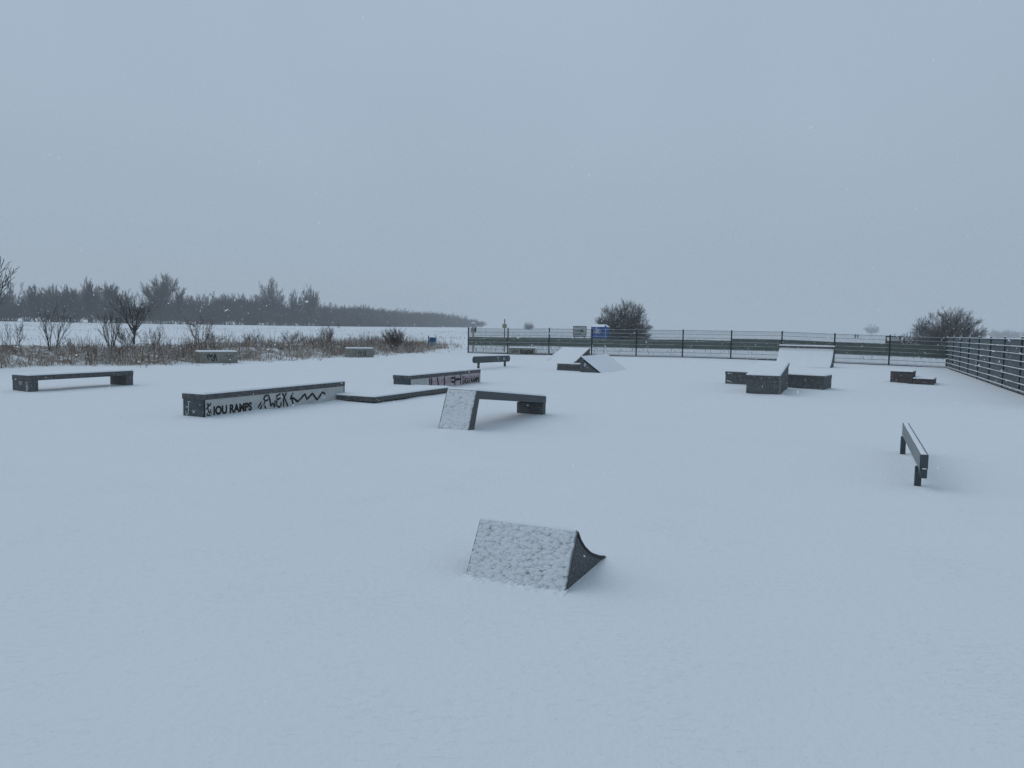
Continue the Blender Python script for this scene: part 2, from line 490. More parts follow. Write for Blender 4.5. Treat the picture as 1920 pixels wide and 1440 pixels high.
def terrain(x, y):
    x = np.asarray(x, float); y = np.asarray(y, float)
    z = 0.13 * np.exp(-((x - 11.0) / 8.5) ** 2 - ((y - 41.5) / 6.0) ** 2)
    r = np.hypot(x, y)
    az = x / np.maximum(y, 5)
    z = z + 0.0034 * np.clip(r - 55, 0, 600) * (1 - 0.85 * sstep(0.0, 0.25, az))
    z = z + 0.012 * fbm(x * 0.35, y * 0.35, 11, 3) * sstep(2, 8, r) + 0.006 * fbm(x * 1.3 + 3, y * 2.1, 21, 3)
    br, d = brush_mask(x, y)
    z = z + br * (0.12 + 0.34 * fbm(x * 0.75, y * 0.75, 31, 4) + 0.10 * vnoise(x * 3.2, y * 3.2, 37))
    far = sstep(52, 75, r)
    z = z + far * 0.16 * fbm(x * 0.12, y * 0.3, 41, 3)
    for (ox, oy, deg, x0, x1, y0, y1, h, w) in FOOT:
        if h == 0: continue
        c, s = math.cos(R(deg)), math.sin(R(deg))
        lx = (x - ox) * c + (y - oy) * s; ly = -(x - ox) * s + (y - oy) * c
        dx = np.maximum(np.maximum(x0 - lx, lx - x1), 0); dy = np.maximum(np.maximum(y0 - ly, ly - y1), 0)
        z = z + h * (0.75 + 1.3 * vnoise(x * 1.9 + 5, y * 1.9, 61)) * np.exp(-(np.hypot(dx, dy) / w) ** 2)
    return z

def gz(x, y): return float(terrain(np.array([x]), np.array([y]))[0])

def axis(lo, fine0, fine1, hi, step, grow):
    a = [fine0]
    while a[-1] < fine1: a.append(a[-1] + step)
    s = step
    while a[-1] < hi:
        s *= grow; a.append(min(hi, a[-1] + s))
    s = step; bck = []
    p = fine0
    while p > lo:
        s *= grow; p = max(lo, p - s); bck.append(p)
    return np.array(bck[::-1] + a)

xs = axis(-680, -11.5, 10, 780, 0.11, 1.05)
ys = axis(-50, 1.2, 23, 1280, 0.11, 1.022)
X, Y = np.meshgrid(xs, ys, indexing='ij')
Z = terrain(X, Y)
idx = np.arange(X.size).reshape(X.shape)
F = np.stack([idx[:-1, :-1], idx[1:, :-1], idx[1:, 1:], idx[:-1, 1:]], -1).reshape(-1, 4)
ground = np_mesh('ground', np.stack([X, Y, Z], -1).reshape(-1, 3), F, gm, smooth=True)
br, d_ = brush_mask(X, Y)
rr = np.hypot(X, Y)
field = sstep(0.5, 6, d_) * 0.30 * (1 - sstep(200, 330, rr)) + np.where(Y > 48, 0.30 * sstep(48, 56, Y) * (1 - sstep(220, 330, Y)), 0) * (d_ < 3)
val = np.clip(np.maximum(br * 0.56, field), 0, 1)
att = ground.data.attributes.new('brush', 'FLOAT', 'POINT')
att.data.foreach_set('value', val.astype(np.float32).ravel())
tag(ground, 'smooth snow covering the skate park and the open field', kind='structure')

# ------------------------------------------------------------------ haze of falling snow
hz = MB().box((-700, -60, -4), (800, 1300, 28)).build('haze', MAT['snow'])
hm = bpy.data.materials.new('haze_air'); hm.use_nodes = True
n, l = hm.node_tree.nodes, hm.node_tree.links
n.remove(n['Principled BSDF'])
pv = n.new('ShaderNodeVolumePrincipled')
pv.inputs['Color'].default_value = (0.88, 0.9, 0.92, 1)
pv.inputs['Density'].default_value = 0.0008
pv.inputs['Anisotropy'].default_value = 0.0
l.new(pv.outputs[0], n['Material Output'].inputs['Volume'])
hz.data.materials.clear(); hz.data.materials.append(hm)
tag(hz, 'pale snowy haze that greys the distance', kind='stuff')

# ------------------------------------------------------------------ fences
ROD_Z = [0.09, 0.27, 0.47, 0.67, 0.87, 1.07, 1.27, 1.47]
def fence(name, label, P0, P1, npan, zb, H, rows, strip_mat, snow, first_post=True, last_post=True, behind=1, rod_y=0.0, pw=0.03, rs=0.006, rod_mat='rod_green'):
    """double-rod mesh fence from P0 to P1; zb = base height at each post"""
    P0 = Vector(P0); P1 = Vector(P1)
    d = (P1 - P0); L = d.length; ang = math.degrees(math.atan2(d.y, d.x))
    root = thing(name, label, 'fence', (P0.x, P0.y, 0), ang)
    w = L / npan
    for i in range(npan + 1):
        if (i == 0 and not first_post) or (i == npan and not last_post): continue
        p = MB().box((i * w - pw, -0.025 + behind * 0.03, zb[i] - 0.3), (i * w + pw, 0.025 + behind * 0.03, zb[i] + H + 0.03)).build('post', MAT['post_green'], root, bevel=0.004)
        cp = MB().box((i * w - pw - .006, -0.032 + behind * 0.03, zb[i] + H + 0.0305), (i * w + pw + .006, 0.032 + behind * 0.03, zb[i] + H + 0.045), 0)
        cp.box((i * w - pw - .002, -0.028 + behind * 0.03, zb[i] + H + 0.0455), (i * w + pw + .002, 0.028 + behind * 0.03, zb[i] + H + 0.045 + snow * 1.6), 1)
        cp.build('post_cap', [MAT['post_green'], MAT['snow']], p)
    for i in range(npan):
        x0, x1 = i * w + pw + .002, (i + 1) * w - pw - .002
        z0, z1 = zb[i], zb[i + 1]
        rods = MB()
        nr = int((x1 - x0) / 0.05)
        for k in range(nr + 1):
            x = x0 + 0.005 + (x1 - x0 - 0.01) * k / nr
            zz = z0 + (z1 - z0) * (x - i * w) / w
            s = rs
            rods.box((x - s, -s, zz + 0.05), (x + s, s, zz + H))
        panel = rods.build('mesh_panel', MAT[rod_mat], root)
        panel['kind'] = 'stuff'
        for q in ROD_Z:
            if q > H: continue
            r_ = MB()
            if rod_y: x0, x1 = i * w + .001, (i + 1) * w - .001
            for yy in (rod_y - 0.0125, rod_y + 0.0125):
                r_.bar((x0, yy, z0 + q), (x1, yy, z1 + q), 0.012, 0.014, 0)
            sg = 6
            for k in range(sg):
                a = x0 + (x1 - x0) * k / sg; bb = x0 + (x1 - x0) * (k + 1) / sg
                za = z0 + (z1 - z0) * k / sg; zc = z0 + (z1 - z0) * (k + 1) / sg
                hh = snow * random.uniform(0.6, 1.2)
                r_.bar((a, rod_y, za + q + 0.0075 + hh / 2), (bb - 0.002, rod_y, zc + q + 0.0075 + hh / 2), 0.034, hh, 1)
            r_.build('horizontal_rod', [MAT['rod_green'], MAT['snow']], panel)
        x0, x1 = i * w + pw + .002, (i + 1) * w - pw - .002
        for (a, bb) in rows[i]:
            st = MB()
            prof = [(x0, z0 + a), (x1, z1 + a), (x1, z1 + bb), (x0, z0 + bb)]
            st.prism_y(prof, -0.0035, 0.0035)
            st.build('privacy_strip', strip_mat, panel)
        bb_ = MB()
        prof = [(x0, z0 - 0.2), (x1, z1 - 0.2), (x1, z1 + 0.05), (x0, z0 + 0.05)]
        bb_.prism_y(prof, -0.02, 0.02, 0)
        prof = [(x0, z0 + 0.0505), (x1, z1 + 0.0505), (x1, z1 + 0.058 + snow), (x0, z0 + 0.058 + snow)]
        bb_.prism_y(prof, -0.019, 0.019, 1)
        bb_.build('base_board', [MAT['post_green'], MAT['snow']], root)
    return root

random.seed(4)
BF0, BF1 = (-2.655, 46.084), (21.073, 37.352)
zb = [0, .02, .07, .085, .09, .12, .125, .13, .067, .034, -.02]
rl = [(0.478, 0.662), (0.678, 0.862), (0.878, 0.965)]
rr_ = [(0.478, 0.662), (0.678, 0.862), (0.878, 1.062)]
fence('mesh_fence', 'long low see-through mesh fence with a green-grey strip band across its middle', BF0, BF1, 10, zb, 1.48,
      [rl] * 6 + [rr_] * 4, MAT['strip_green'], 0.009, last_post=False, behind=-1)
d66 = Vector((math.cos(R(66.23)), math.sin(R(66.23))))
RF1 = Vector((21.073, 37.352)); RF0 = RF1 - d66 * 2.566 * 9
full = [(q + 0.008, q + 0.192) for q in ROD_Z[:-1]]
fence('screened_fence', 'dark slate mesh fence closed with privacy strips, snow lines on its rods', (RF0.x, RF0.y), (RF1.x, RF1.y), 9, [0.0] * 9 + [-.02], 1.49,
      [full] * 9, MAT['strip_slate'], 0.018, behind=0.4, rod_y=0.058, pw=0.042, rs=0.004, rod_mat='rod_slate')

# ------------------------------------------------------------------ skate obstacles
def lump_face(name, p00, p10, p11, p01, res, amp, fx, parent, seed, mat_):
    """wind-plastered crust of snow on a steep face, its pits coloured by the dark board and painted-in shade"""
    p00, p10, p11, p01 = [np.array(q, float) for q in (p00, p10, p11, p01)]
    L = np.linalg.norm(p10 - p00); W = np.linalg.norm(p01 - p00)
    nu, nv = int(L / res), int(W / res)
    U, V = np.meshgrid(np.linspace(0, 1, nu), np.linspace(0, 1, nv), indexing='ij')
    nrm = np.cross(p10 - p00, p01 - p00); nrm /= np.linalg.norm(nrm)
    P = ((1 - U) * (1 - V))[..., None] * p00 + (U * (1 - V))[..., None] * p10 + (U * V)[..., None] * p11 + ((1 - U) * V)[..., None] * p01
    a, c = U * L * fx * 0.62, V * W * fx
    wx = a + 0.45 * fbm(a * 0.8, c * 0.8, seed + 50, 3); wy = c + 0.45 * fbm(a * 0.8 + 9, c * 0.8, seed + 60, 3)
    # rounded clots of snow piled on one another, smaller ones between
    d1 = worley(wx * 0.62, wy * 0.62, seed); d2 = worley(wx * 1.25 + 30, wy * 1.25, seed + 2)
    h1 = np.clip(1 - (d1 / 0.78) ** 2, 0, 1); h2 = np.clip(1 - (d2 / 0.75) ** 2, 0, 1)
    h = 0.12 + 0.75 * np.maximum(h1, 0.75 * h2) + 0.25 * h2 + 0.3 * fbm(a * 0.3, c * 0.3, seed + 7, 3) + 0.2 * vnoise(a * 2.6, c * 2.6, seed + 3)
    e = np.minimum(np.minimum(U, 1 - U) * L, V * W * 4 + 0.02)
    ef = np.clip((e - 0.007) / (0.35 / fx) + 1.5 * vnoise(a * 1.1, c * 1.1, seed + 8) + 0.2, 0, 1)
    h = np.clip(h, -0.05, 2.2) * ef - 0.10 * (1 - ef)
    th_ = np.clip(h, 0, 1.4) / 1.4
    P = P + (amp * h + 0.001)[..., None] * nrm
    down = (p00 - p01) / W
    P = P + (0.45 * amp * np.clip(h, 0, 2))[..., None] * down
    n1, n2 = U.shape
    ix = np.arange(n1 * n2).reshape(n1, n2)
    f = np.stack([ix[:-1, :-1], ix[1:, :-1], ix[1:, 1:], ix[:-1, 1:]], -1).reshape(-1, 4)
    o = np_mesh(name, P.reshape(-1, 3), f, mat_, parent, smooth=True)
    at2 = o.data.attributes.new('thickness', 'FLOAT', 'POINT')
    at2.data.foreach_set('value', th_.astype(np.float32).ravel())
    return o

# front kicker: steep snow-plastered face towards the camera, hollow curve behind
k = thing('kicker_ramp', 'small curved kicker ramp with crusted snow face, lone in the foreground snow', 'skate ramp', (0.321, 4.297, 0), 66.0)
curve = [(0.205, 0.31), (0.262, 0.247), (0.335, 0.19), (0.443, 0.127), (0.53, 0.088), (0.612, 0.056), (0.70, 0.026), (0.79, 0.002), (0.83, -0.008)]
W = 0.627
body = MB().prism_y([(-0.06, -0.1), (0.83, -0.1)] + curve[::-1] + [(0.189, 0.31), (0.0, 0.0)], 0, W).build('ramp_body', MAT['dark_composite'], k)
for y in (-0.008, W + 0.008):
    rim = MB()
    pts = [(-0.03, -0.05), (0.189, 0.31)] + curve[:-1]
    for a, c in zip(pts[:-1], pts[1:]):
        y0, y1 = sorted((y, y + (0.007 if y < 0 else -0.007)))
        dx, dz = c[0] - a[0], c[1] - a[1]; q = math.hypot(dx, dz); nx, nz_ = dz / q * 0.012, -dx / q * 0.012
        rim.prism_y([a, (a[0] + nx, a[1] + nz_), (c[0] + nx, c[1] + nz_), c], y0, y1)
    rim.build('steel_edge', MAT['dark_metal'], k)
lump_face('snow_crust', (-0.028, W + 0.006, -0.036), (-0.028, -0.009, -0.036), (0.186, -0.009, 0.316), (0.186, W + 0.006, 0.316), 0.0027, 0.0135, 60, k, 3, MAT['thin_shaded_snow'])
snow_sheet('foot_drift', (-0.085, W + 0.03, -0.004), (-0.085, -0.03, -0.004), (0.03, -0.012, 0.012), (0.03, W + 0.012, 0.012), 0.008, k, edge=0.03, res=0.006, lump=0.011, seed=141, freq=34, nrm=(-0.35, 0, 0.93))
cv = [(0.160, 0.285), (0.180, 0.315)] + curve
v = []; f = []
ny = 26
for i, (x, z) in enumerate(cv):
    for j in range(ny):
        yy = 0.003 + (W - 0.006) * j / (ny - 1)
        e = min(j, ny - 1 - j)
        tk = 0.017 * min(1, 0.3 + e * 0.5) * (0.1 if i == 0 else 0.75 if i == 1 else 1)
        v.append((x + tk * 0.4, yy, z + tk + 0.003 * float(vnoise(i * 0.9, j * 0.6, 7))))
for i in range(len(cv) - 1):
    for j in range(ny - 1):
        b0 = i * ny + j
        f.append((b0, b0 + ny, b0 + ny + 1, b0 + 1))
np_mesh('snow_cap', v, f, MAT['snow'], k, smooth=True)

def grind_ledge(label, ox, oy, deg, L, Wd, H, panels):
    """box ledge: boards on four sides, steel coping round the top, snow on it"""
    t_ = thing('grind_ledge', label, 'skate ledge', (ox, oy, gz(ox, oy)), deg, 'long grind ledges of the middle funbox')
    ch = 0.088
    MB().box((0, 0.013, -0.2), (0.012, Wd - 0.013, H - ch)).build('end_panel', MAT['end_board'], t_)
    MB().box((L - 0.012, 0.013, -0.2), (L, Wd - 0.013, H - ch)).build('end_panel', MAT['end_board'], t_)
    for a, c, mm in panels:
        MB().box((a + 0.0015, 0.0, -0.2), (c - 0.0015, 0.012, H - ch)).build('side_panel', MAT[mm], t_)
    MB().box((0.0, Wd - 0.012, -0.2), (L, Wd, H - ch)).build('side_panel', MAT['pale_board'], t_)
    mid = L * 0.47
    for a, c in ((-0.01, mid - 0.002), (mid + 0.002, L + 0.01)):
        MB().box((a, -0.01, H - ch + 0.001), (c, Wd + 0.01, H)).build('coping', MAT['coping_steel'], t_, bevel=0.004)
    for x, y in ((-0.004, -0.004), (L - 0.02, -0.004)):
        MB().box((x, y, -0.2), (x + 0.024, y + 0.016, H - ch)).build('corner_angle', MAT['dark_metal'], t_)
    snow_sheet('snow_cap', (-0.006, -0.006, H), (L + 0.006, -0.006, H), (L + 0.006, Wd + 0.006, H), (-0.006, Wd + 0.006, H), 0.03, t_, edge=0.035, res=0.08, lump=0.003, seed=int(L * 100))
    return t_

side = lambda dy: (lambda a, b, kk: (a, -dy - 0.00002 * kk, b))
# ledge nearer the camera
l4 = grind_ledge('pale grind ledge with black lettering and a black zigzag tag, nearest the left', -4.851, 12.076, 66.6, 3.7, 0.45, 0.362,
                 [(0.0, 1.735, 'pale_board'), (1.735, 3.7, 'pale_board')])
GRAF = [[(1.299, 0.15), (1.212, 0.05)], [(1.318, 0.099), (1.258, 0.012)], [(1.474, 0.25), (1.39, 0.245), (1.354, 0.195), (1.389, 0.151), (1.473, 0.169)], [(1.389, 0.151), (1.353, 0.096), (1.412, 0.016)], [(1.474, 0.25), (1.509, 0.158), (1.533, 0.047), (1.582, 0.102), (1.63, 0.022), (1.643, 0.147)], [(1.793, 0.255), (1.681, 0.22), (1.693, 0.152), (1.793, 0.178)], [(1.693, 0.152), (1.68, 0.052), (1.754, 0.012), (1.805, 0.05), (1.792, 0.102)], [(1.831, 0.261), (1.894, 0.171), (1.983, 0.01)], [(1.945, 0.262), (1.868, 0.155), (1.868, 0.012)], [(2.127, 0.24), (2.048, 0.142), (2.14, 0.143), (2.259, 0.073), (2.462, 0.199), (2.517, 0.097), (2.684, 0.192), (2.826, 0.064), (2.986, 0.198), (3.074, 0.155)], [(2.087, 0.13), (2.139, 0.022)]]
ribbons('graffiti', GRAF[:9], 0.036, side(0.002), MAT['black_paint'], l4, 1)
ribbons('graffiti', GRAF[9:], 0.046, side(0.003), MAT['black_paint'], l4, 2)
MT = Matrix.Translation
FACE = Matrix(((1, 0, 0, 0), (0, 0, -1, 0), (0, 1, 0, 0), (0, 0, 0, 1)))     # text plane -> local xz, facing -y
text_mesh('lettering', 'IOU RAMPS', 0.185, MAT['black_paint'], l4, MT((0.185, -0.0025, 0.026)) @ FACE, bold=0.05, sx=0.93)
LOGO = [[(0.05, 0.2), (0.075, 0.225), (0.1, 0.2), (0.075, 0.18), (0.05, 0.2)], [(0.075, 0.18), (0.08, 0.1), (0.05, 0.04)], [(0.08, 0.1), (0.12, 0.05)], [(0.03, 0.12), (0.075, 0.16), (0.13, 0.19), (0.14, 0.23)], [(0.04, 0.03), (0.13, 0.025)], [(0.13, 0.12), (0.145, 0.04)]]
ribbons('logo', LOGO, 0.022, side(0.0025), MAT['black_paint'], l4, 3)
ENDG = [[(0.35, 0.234), (0.285, 0.236)], [(0.326, 0.227), (0.326, 0.16), (0.385, 0.142)], [(0.326, 0.16), (0.336, 0.039), (0.377, 0.022), (0.388, 0.082)], [(0.253, 0.102), (0.205, 0.059)], [(0.238, 0.05), (0.188, 0.105)]]
ribbons('scribble', ENDG, 0.012, lambda a, b, kk: (-0.003 - 0.00002 * kk, a, b), MAT['white_paint'], l4, 4)

# manual pad in the middle of the funbox
pad = thing('manual_pad', 'low wide snow-covered manual pad with dark edges, between two grind ledges', 'skate platform', (-2.651, 14.848, 0), 66.5)
PL, PW, PH = 3.13, 2.3, 0.125
MB().box((0.05, 0.05, -0.2), (PL - 0.05, PW - 0.05, 0.055)).build('plinth', MAT['dark_metal'], pad)
MB().box((0, 0, 0.03), (PL, 0.06, PH)).build('coping', MAT['coping_steel'], pad, bevel=0.004)
MB().box((0, PW - 0.06, 0.03), (PL, PW, PH)).build('coping', MAT['coping_steel'], pad, bevel=0.004)
MB().box((0, 0.062, 0.03), (0.06, 0.895, PH)).build('coping', MAT['coping_steel'], pad, bevel=0.004)
MB().box((0, 1.37, 0.03), (0.06, PW - 0.062, PH)).build('coping', MAT['coping_steel'], pad, bevel=0.004)
MB().box((PL - 0.06, 0.062, 0.03), (PL, 0.9, PH)).build('coping', MAT['coping_steel'], pad, bevel=0.004)
MB().box((PL - 0.06, 1.4, 0.03), (PL, PW - 0.062, PH)).build('coping', MAT['coping_steel'], pad, bevel=0.004)
MB().box((0.061, 0.061, 0.056), (PL - 0.061, PW - 0.061, PH - 0.002)).build('deck', MAT['dark_composite'], pad)
snow_sheet('snow_cap', (0.004, 0.004, PH), (PL - .004, 0.004, PH), (PL - .004, PW - .004, PH), (0.004, PW - .004, PH), 0.028, pad, edge=0.04, res=0.08, seed=5)

# ledge farther away
l6 = grind_ledge('grind ledge with pinkish tagged boards and thick black bars, behind the manual pad', -2.363, 17.807, 66.3, 3.68, 0.46, 0.362,
                 [(0.0, 0.85, 'pale_board'), (0.85, 1.66, 'pink_board'), (1.66, 2.53, 'pink_board'), (2.53, 3.68, 'pink_board')])
L6 = [[(0.896, 0.268), (0.912, 0.06)], [(0.985, 0.268), (0.985, 0.06)], [(1.253, 0.268), (1.346, 0.06)], [(1.623, 0.268), (1.642, 0.03)], [(1.982, 0.209), (2.172, 0.2)], [(2.011, 0.131), (2.066, 0.096), (2.174, 0.115)], [(2.19, 0.268), (2.204, 0.01)], [(2.2, 0.159), (2.506, 0.156)], [(2.516, 0.27), (2.511, 0.005)]]
ribbons('graffiti', L6, 0.055, side(0.003), MAT['black_paint'], l6, 5)
PK = []
rg = random.Random(3)
for x0, x1 in ((1.03, 1.2), (1.28, 1.58), (1.68, 1.95), (2.24, 2.45), (2.75, 3.6)):
    x = x0
    while x < x1:
        a = 0.06 if x1 < 2.7 else 0.15
        PK.append([(x, rg.uniform(a, a + .03)), (x + rg.uniform(-.02, .04), rg.uniform(.2, .25)), (x + rg.uniform(.02, .06), rg.uniform(a, .2))])
        x += rg.uniform(0.06, 0.10)
ribbons('pink_tag', PK, 0.02, side(0.0015), MAT['pink_paint'], l6, 6)
text_mesh('lettering', 'IOU RAMPS', 0.185, MAT['black_paint'], l6, MT((2.74, -0.0042, 0.03)) @ FACE, bold=0.05, sx=0.93)
LOGO2 = [[(x + 2.57, z) for x, z in q] for q in LOGO]
ribbons('logo', LOGO2, 0.024, side(0.0045), MAT['black_paint'], l6, 7)

# low bench-like manual at far left
bn = thing('long_bench', 'long low dark skate bench standing on two block legs, far left', 'skate bench', (-9.979, 15.858, gz(-9.979, 15.858)), 66.2)
BL, BW, BT, BB = 2.52, 0.56, 0.338, 0.232
MB().box((0, 0, BB), (BL, BW, BT)).build('slab', MAT['coping_steel'], bn, bevel=0.005)
for a, c in ((0.006, 0.19), (BL - 0.19, BL - 0.006)):
    MB().box((a, 0.006, -0.2), (c, BW - 0.006, BB - 0.001)).build('leg', MAT['dark_composite'], bn, bevel=0.003)
snow_sheet('snow_cap', (0.003, 0.003, BT), (BL - .003, 0.003, BT), (BL - .003, BW - .003, BT), (0.003, BW - .003, BT), 0.032, bn, edge=0.035, res=0.08, seed=15)
STK = [[(0.337, 0.193), (0.254, 0.206)], [(0.333, 0.153), (0.256, 0.156)], [(0.332, 0.194), (0.333, 0.153)], [(0.257, 0.2), (0.257, 0.156)], [(0.049, 0.197), (0.117, 0.185), (0.105, 0.139), (0.051, 0.132), (0.065, 0.113), (0.12, 0.111)], [(0.121, 0.083), (0.04, 0.078)], [(0.04, 0.078), (0.123, 0.036), (0.056, 0.012)]]
ribbons('scribble', STK, 0.014, lambda a, b, kk: (-0.0005 - 0.00002 * kk, a, b), MAT['white_paint'], bn, 8)

# sloping bench with a snow-plastered kicker face
sb = thing('sloping_bench', 'dark sloping skate bench with a crusted snowy kicker face and one block leg', 'skate bench', (-0.611, 11.04, 0), 64.0)
SW = 0.52
def slz(x): return 0.582 + (0.322 - 0.582) * (x - 0.255) / (2.79 - 0.255)
tk = 0.122
# kicker board
MB().prism_y([(0.125, -0.1), (0.305, slz(0.3) - tk), (0.25, slz(0.25) - 0.003), (-0.045, -0.1)], 0.0, SW).build('kicker_board', MAT['dark_composite'], sb)
MB().prism_y([(0.312, slz(0.312) - tk), (2.79, slz(2.79) - tk), (2.79, slz(2.79)), (0.256, slz(0.256))], 0.001, SW - 0.001).build('slab', MAT['dark_composite'], sb, bevel=0.004)
MB().box((2.66, 0.006, -0.15), (2.785, SW - 0.006, slz(2.66) - tk - 0.012)).build('leg', MAT['dark_composite'], sb, bevel=0.003)
lump_face('snow_crust', (-0.028, SW - 0.006, -0.06), (-0.028, 0.01, -0.06), (0.246, 0.012, slz(0.25) - 0.002), (0.246, SW - 0.008, slz(0.25) - 0.002), 0.0045, 0.0145, 42, sb, 13, MAT['thin_shaded_snow'])
snow_sheet('snow_cap', (0.25, 0.004, slz(0.25)), (2.786, 0.004, slz(2.786)), (2.786, SW - .004, slz(2.786)), (0.25, SW - .004, slz(0.25)), 0.028, sb, edge=0.035, res=0.06, seed=25)

# rails
r7 = thing('round_rail', 'dark round-ended slide rail on two thin legs, in front of the mesh fence', 'skate rail', (-1.245, 28.238, 0), 68.1)
prof = []
x0, x1, rz = -0.47, 3.0, 0.122
def zc(x): return 0.345 - 0.013 * x
for i in range(9):
    a = R(90 + 180 * i / 8); prof.append((x0 + rz + math.cos(a) * rz, zc(x0) + math.sin(a) * rz))
for i in range(9):
    a = R(-90 + 180 * i / 8); prof.append((x1 - rz + math.cos(a) * rz, zc(x1) + math.sin(a) * rz))
MB().prism_y(prof, -0.04, 0.04).build('beam', MAT['rail_steel'], r7, bevel=0.008)
for x in (0.0, 2.53):
    MB().box((x - 0.045, -0.03, -0.2), (x + 0.045, 0.03, zc(x) - rz + 0.004)).build('leg', MAT['dark_metal'], r7, bevel=0.004)
snow_sheet('snow_cap', (x0 + 0.12, -0.038, zc(x0) + rz), (x1 - 0.12, -0.038, zc(x1) + rz), (x1 - 0.12, 0.038, zc(x1) + rz), (x0 + 0.12, 0.038, zc(x0) + rz), 0.02, r7, edge=0.03, res=0.1, seed=35)
ribbons('scribble', [[(1.65, 0.38), (1.8, 0.36)], [(1.75, 0.29), (1.85, 0.27)], [(2.32, 0.38), (2.34, 0.26)], [(2.25, 0.3), (2.42, 0.3)]], 0.035, lambda a, b, kk: (a, -0.0415 - 0.00002 * kk, b), MAT['white_paint'], r7, 9)

r8 = thing('flat_rail', 'grey steel flat rail on two legs with folded end plates, right foreground', 'skate rail', (4.1, 7.656, 0), 66.6)
yo = -0.03
xa, xb = -0.2, 2.42
def rz8(x): return 0.346 + 0.0135 * (x - xa)
hw = 0.037
for yy in (yo - hw, yo + hw - 0.006):
    MB().prism_y([(xa + 0.007, rz8(xa) - 0.15), (xb - 0.007, rz8(xb) - 0.15), (xb - 0.007, rz8(xb)), (xa + 0.007, rz8(xa))], yy, yy + 0.006).build('side_plate', MAT['galvanised'], r8)
MB().prism_y([(xa + 0.007, rz8(xa) - 0.022), (xb - 0.007, rz8(xb) - 0.022), (xb - 0.007, rz8(xb) - 0.012), (xa + 0.007, rz8(xa) - 0.012)], yo - hw + 0.007, yo + hw - 0.007).build('top_plate', MAT['galvanised'], r8)
for x, dx in ((xa, 1), (xb, -1)):
    zt = rz8(x) + 0.002
    MB().box((min(x, x + 0.006 * dx), yo - hw, zt - 0.135), (max(x, x + 0.006 * dx), yo + hw, zt)).build('end_plate', MAT['rail_steel'], r8, bevel=0.0015)
    MB().box((min(x, x + 0.05 * dx), yo - hw + 0.004, zt - 0.235), (max(x, x + 0.05 * dx), yo + hw - 0.01, zt - 0.152)).build('folded_foot', MAT['rail_steel'], r8, bevel=0.004)
for x, lx in ((0.02, 0), (2.26, 1)):
    MB().box((x - 0.036, -0.032, -0.2), (x + 0.036, 0.028, rz8(x) - 0.02 if lx == 2 else rz8(x) - 0.152)).build('leg', MAT['rail_steel'], r8, bevel=0.006)
    MB().prism_y([(x - 0.032, rz8(x) - 0.23), (x - 0.12, rz8(x) - 0.152), (x - 0.032, rz8(x) - 0.152)] if lx == 0 else [(x + 0.032, rz8(x) - 0.23), (x + 0.032, rz8(x) - 0.152), (x + 0.1, rz8(x) - 0.152)], -0.008, 0.0).build('gusset', MAT['galvanised'], r8)
snow_sheet('snow_cap', (xa + 0.012, yo - hw + 0.008, rz8(xa) - 0.011), (xb - 0.012, yo - hw + 0.008, rz8(xb) - 0.011), (xb - 0.012, yo + hw - 0.008, rz8(xb) - 0.011), (xa + 0.012, yo + hw - 0.008, rz8(xa) - 0.011), 0.016, r8, edge=0.02, res=0.04, seed=45)

# concrete blocks
def block(label, ox, oy, deg, L, D, H, z0=0.0):
    t_ = thing('concrete_block', label, 'concrete block', (ox, oy, z0), deg, 'graffitied concrete blocks along the edge')
    MB().box((0, 0, -0.25), (L, D, H)).build('block_body', MAT['concrete'], t_, bevel=0.015, seg=2)
    snow_sheet('snow_cap', (0.01, 0.01, H), (L - .01, 0.01, H), (L - .01, D - .01, H), (0.01, D - .01, H), 0.05, t_, edge=0.05, res=0.1, seed=int(L * 77))
    return t_
ba = block('concrete block with two black tags at the edge of the brown brush', -11.494, 28.268, 40.1, 1.4, 0.6, 0.43)
BA = [[(0.259, 0.315), (0.306, 0.117)], [(0.259, 0.315), (0.34, 0.331), (0.323, 0.233)], [(0.356, 0.348), (0.388, 0.232), (0.437, 0.331), (0.469, 0.248)], [(0.42, 0.199), (0.451, 0.099), (0.517, 0.115), (0.534, 0.231), (0.469, 0.248)], [(0.552, 0.363), (0.583, 0.23), (0.623, 0.08)], [(0.552, 0.363), (0.501, 0.165)]]
ribbons('graffiti', BA, 0.035, side(0.003), MAT['black_paint'], ba, 10)
BA2 = [[(0.897, 0.327), (0.921, 0.269), (0.963, 0.327), (0.979, 0.26)], [(0.996, 0.327), (1.004, 0.26), (1.079, 0.267), (1.113, 0.326)], [(1.13, 0.317), (1.23, 0.258), (1.281, 0.325)]]
ribbons('graffiti', BA2, 0.018, side(0.003), MAT['black_paint'], ba, 11)
bb = block('concrete block with upright black strokes, beside the seed-headed shrub', -7.803, 36.53, 27.2, 1.24, 0.6, 0.42)
BB_ = [[(0.351, 0.339), (0.363, 0.042)], [(0.459, 0.276), (0.503, 0.128)], [(0.546, 0.34), (0.591, 0.064), (0.699, 0.085)], [(0.654, 0.341), (0.612, 0.191), (0.699, 0.17)], [(0.741, 0.341), (0.765, 0.064)], [(0.807, 0.362), (0.83, 0.043)], [(0.894, 0.342), (0.808, 0.128), (0.885, 0.043)]]
ribbons('graffiti', BB_, 0.028, side(0.003), MAT['black_paint'], bb, 12)
bc = block('concrete block covered in dense black tags, up against the mesh fence', -0.22, 44.3, -3, 1.52, 0.6, 0.40, 0.01)
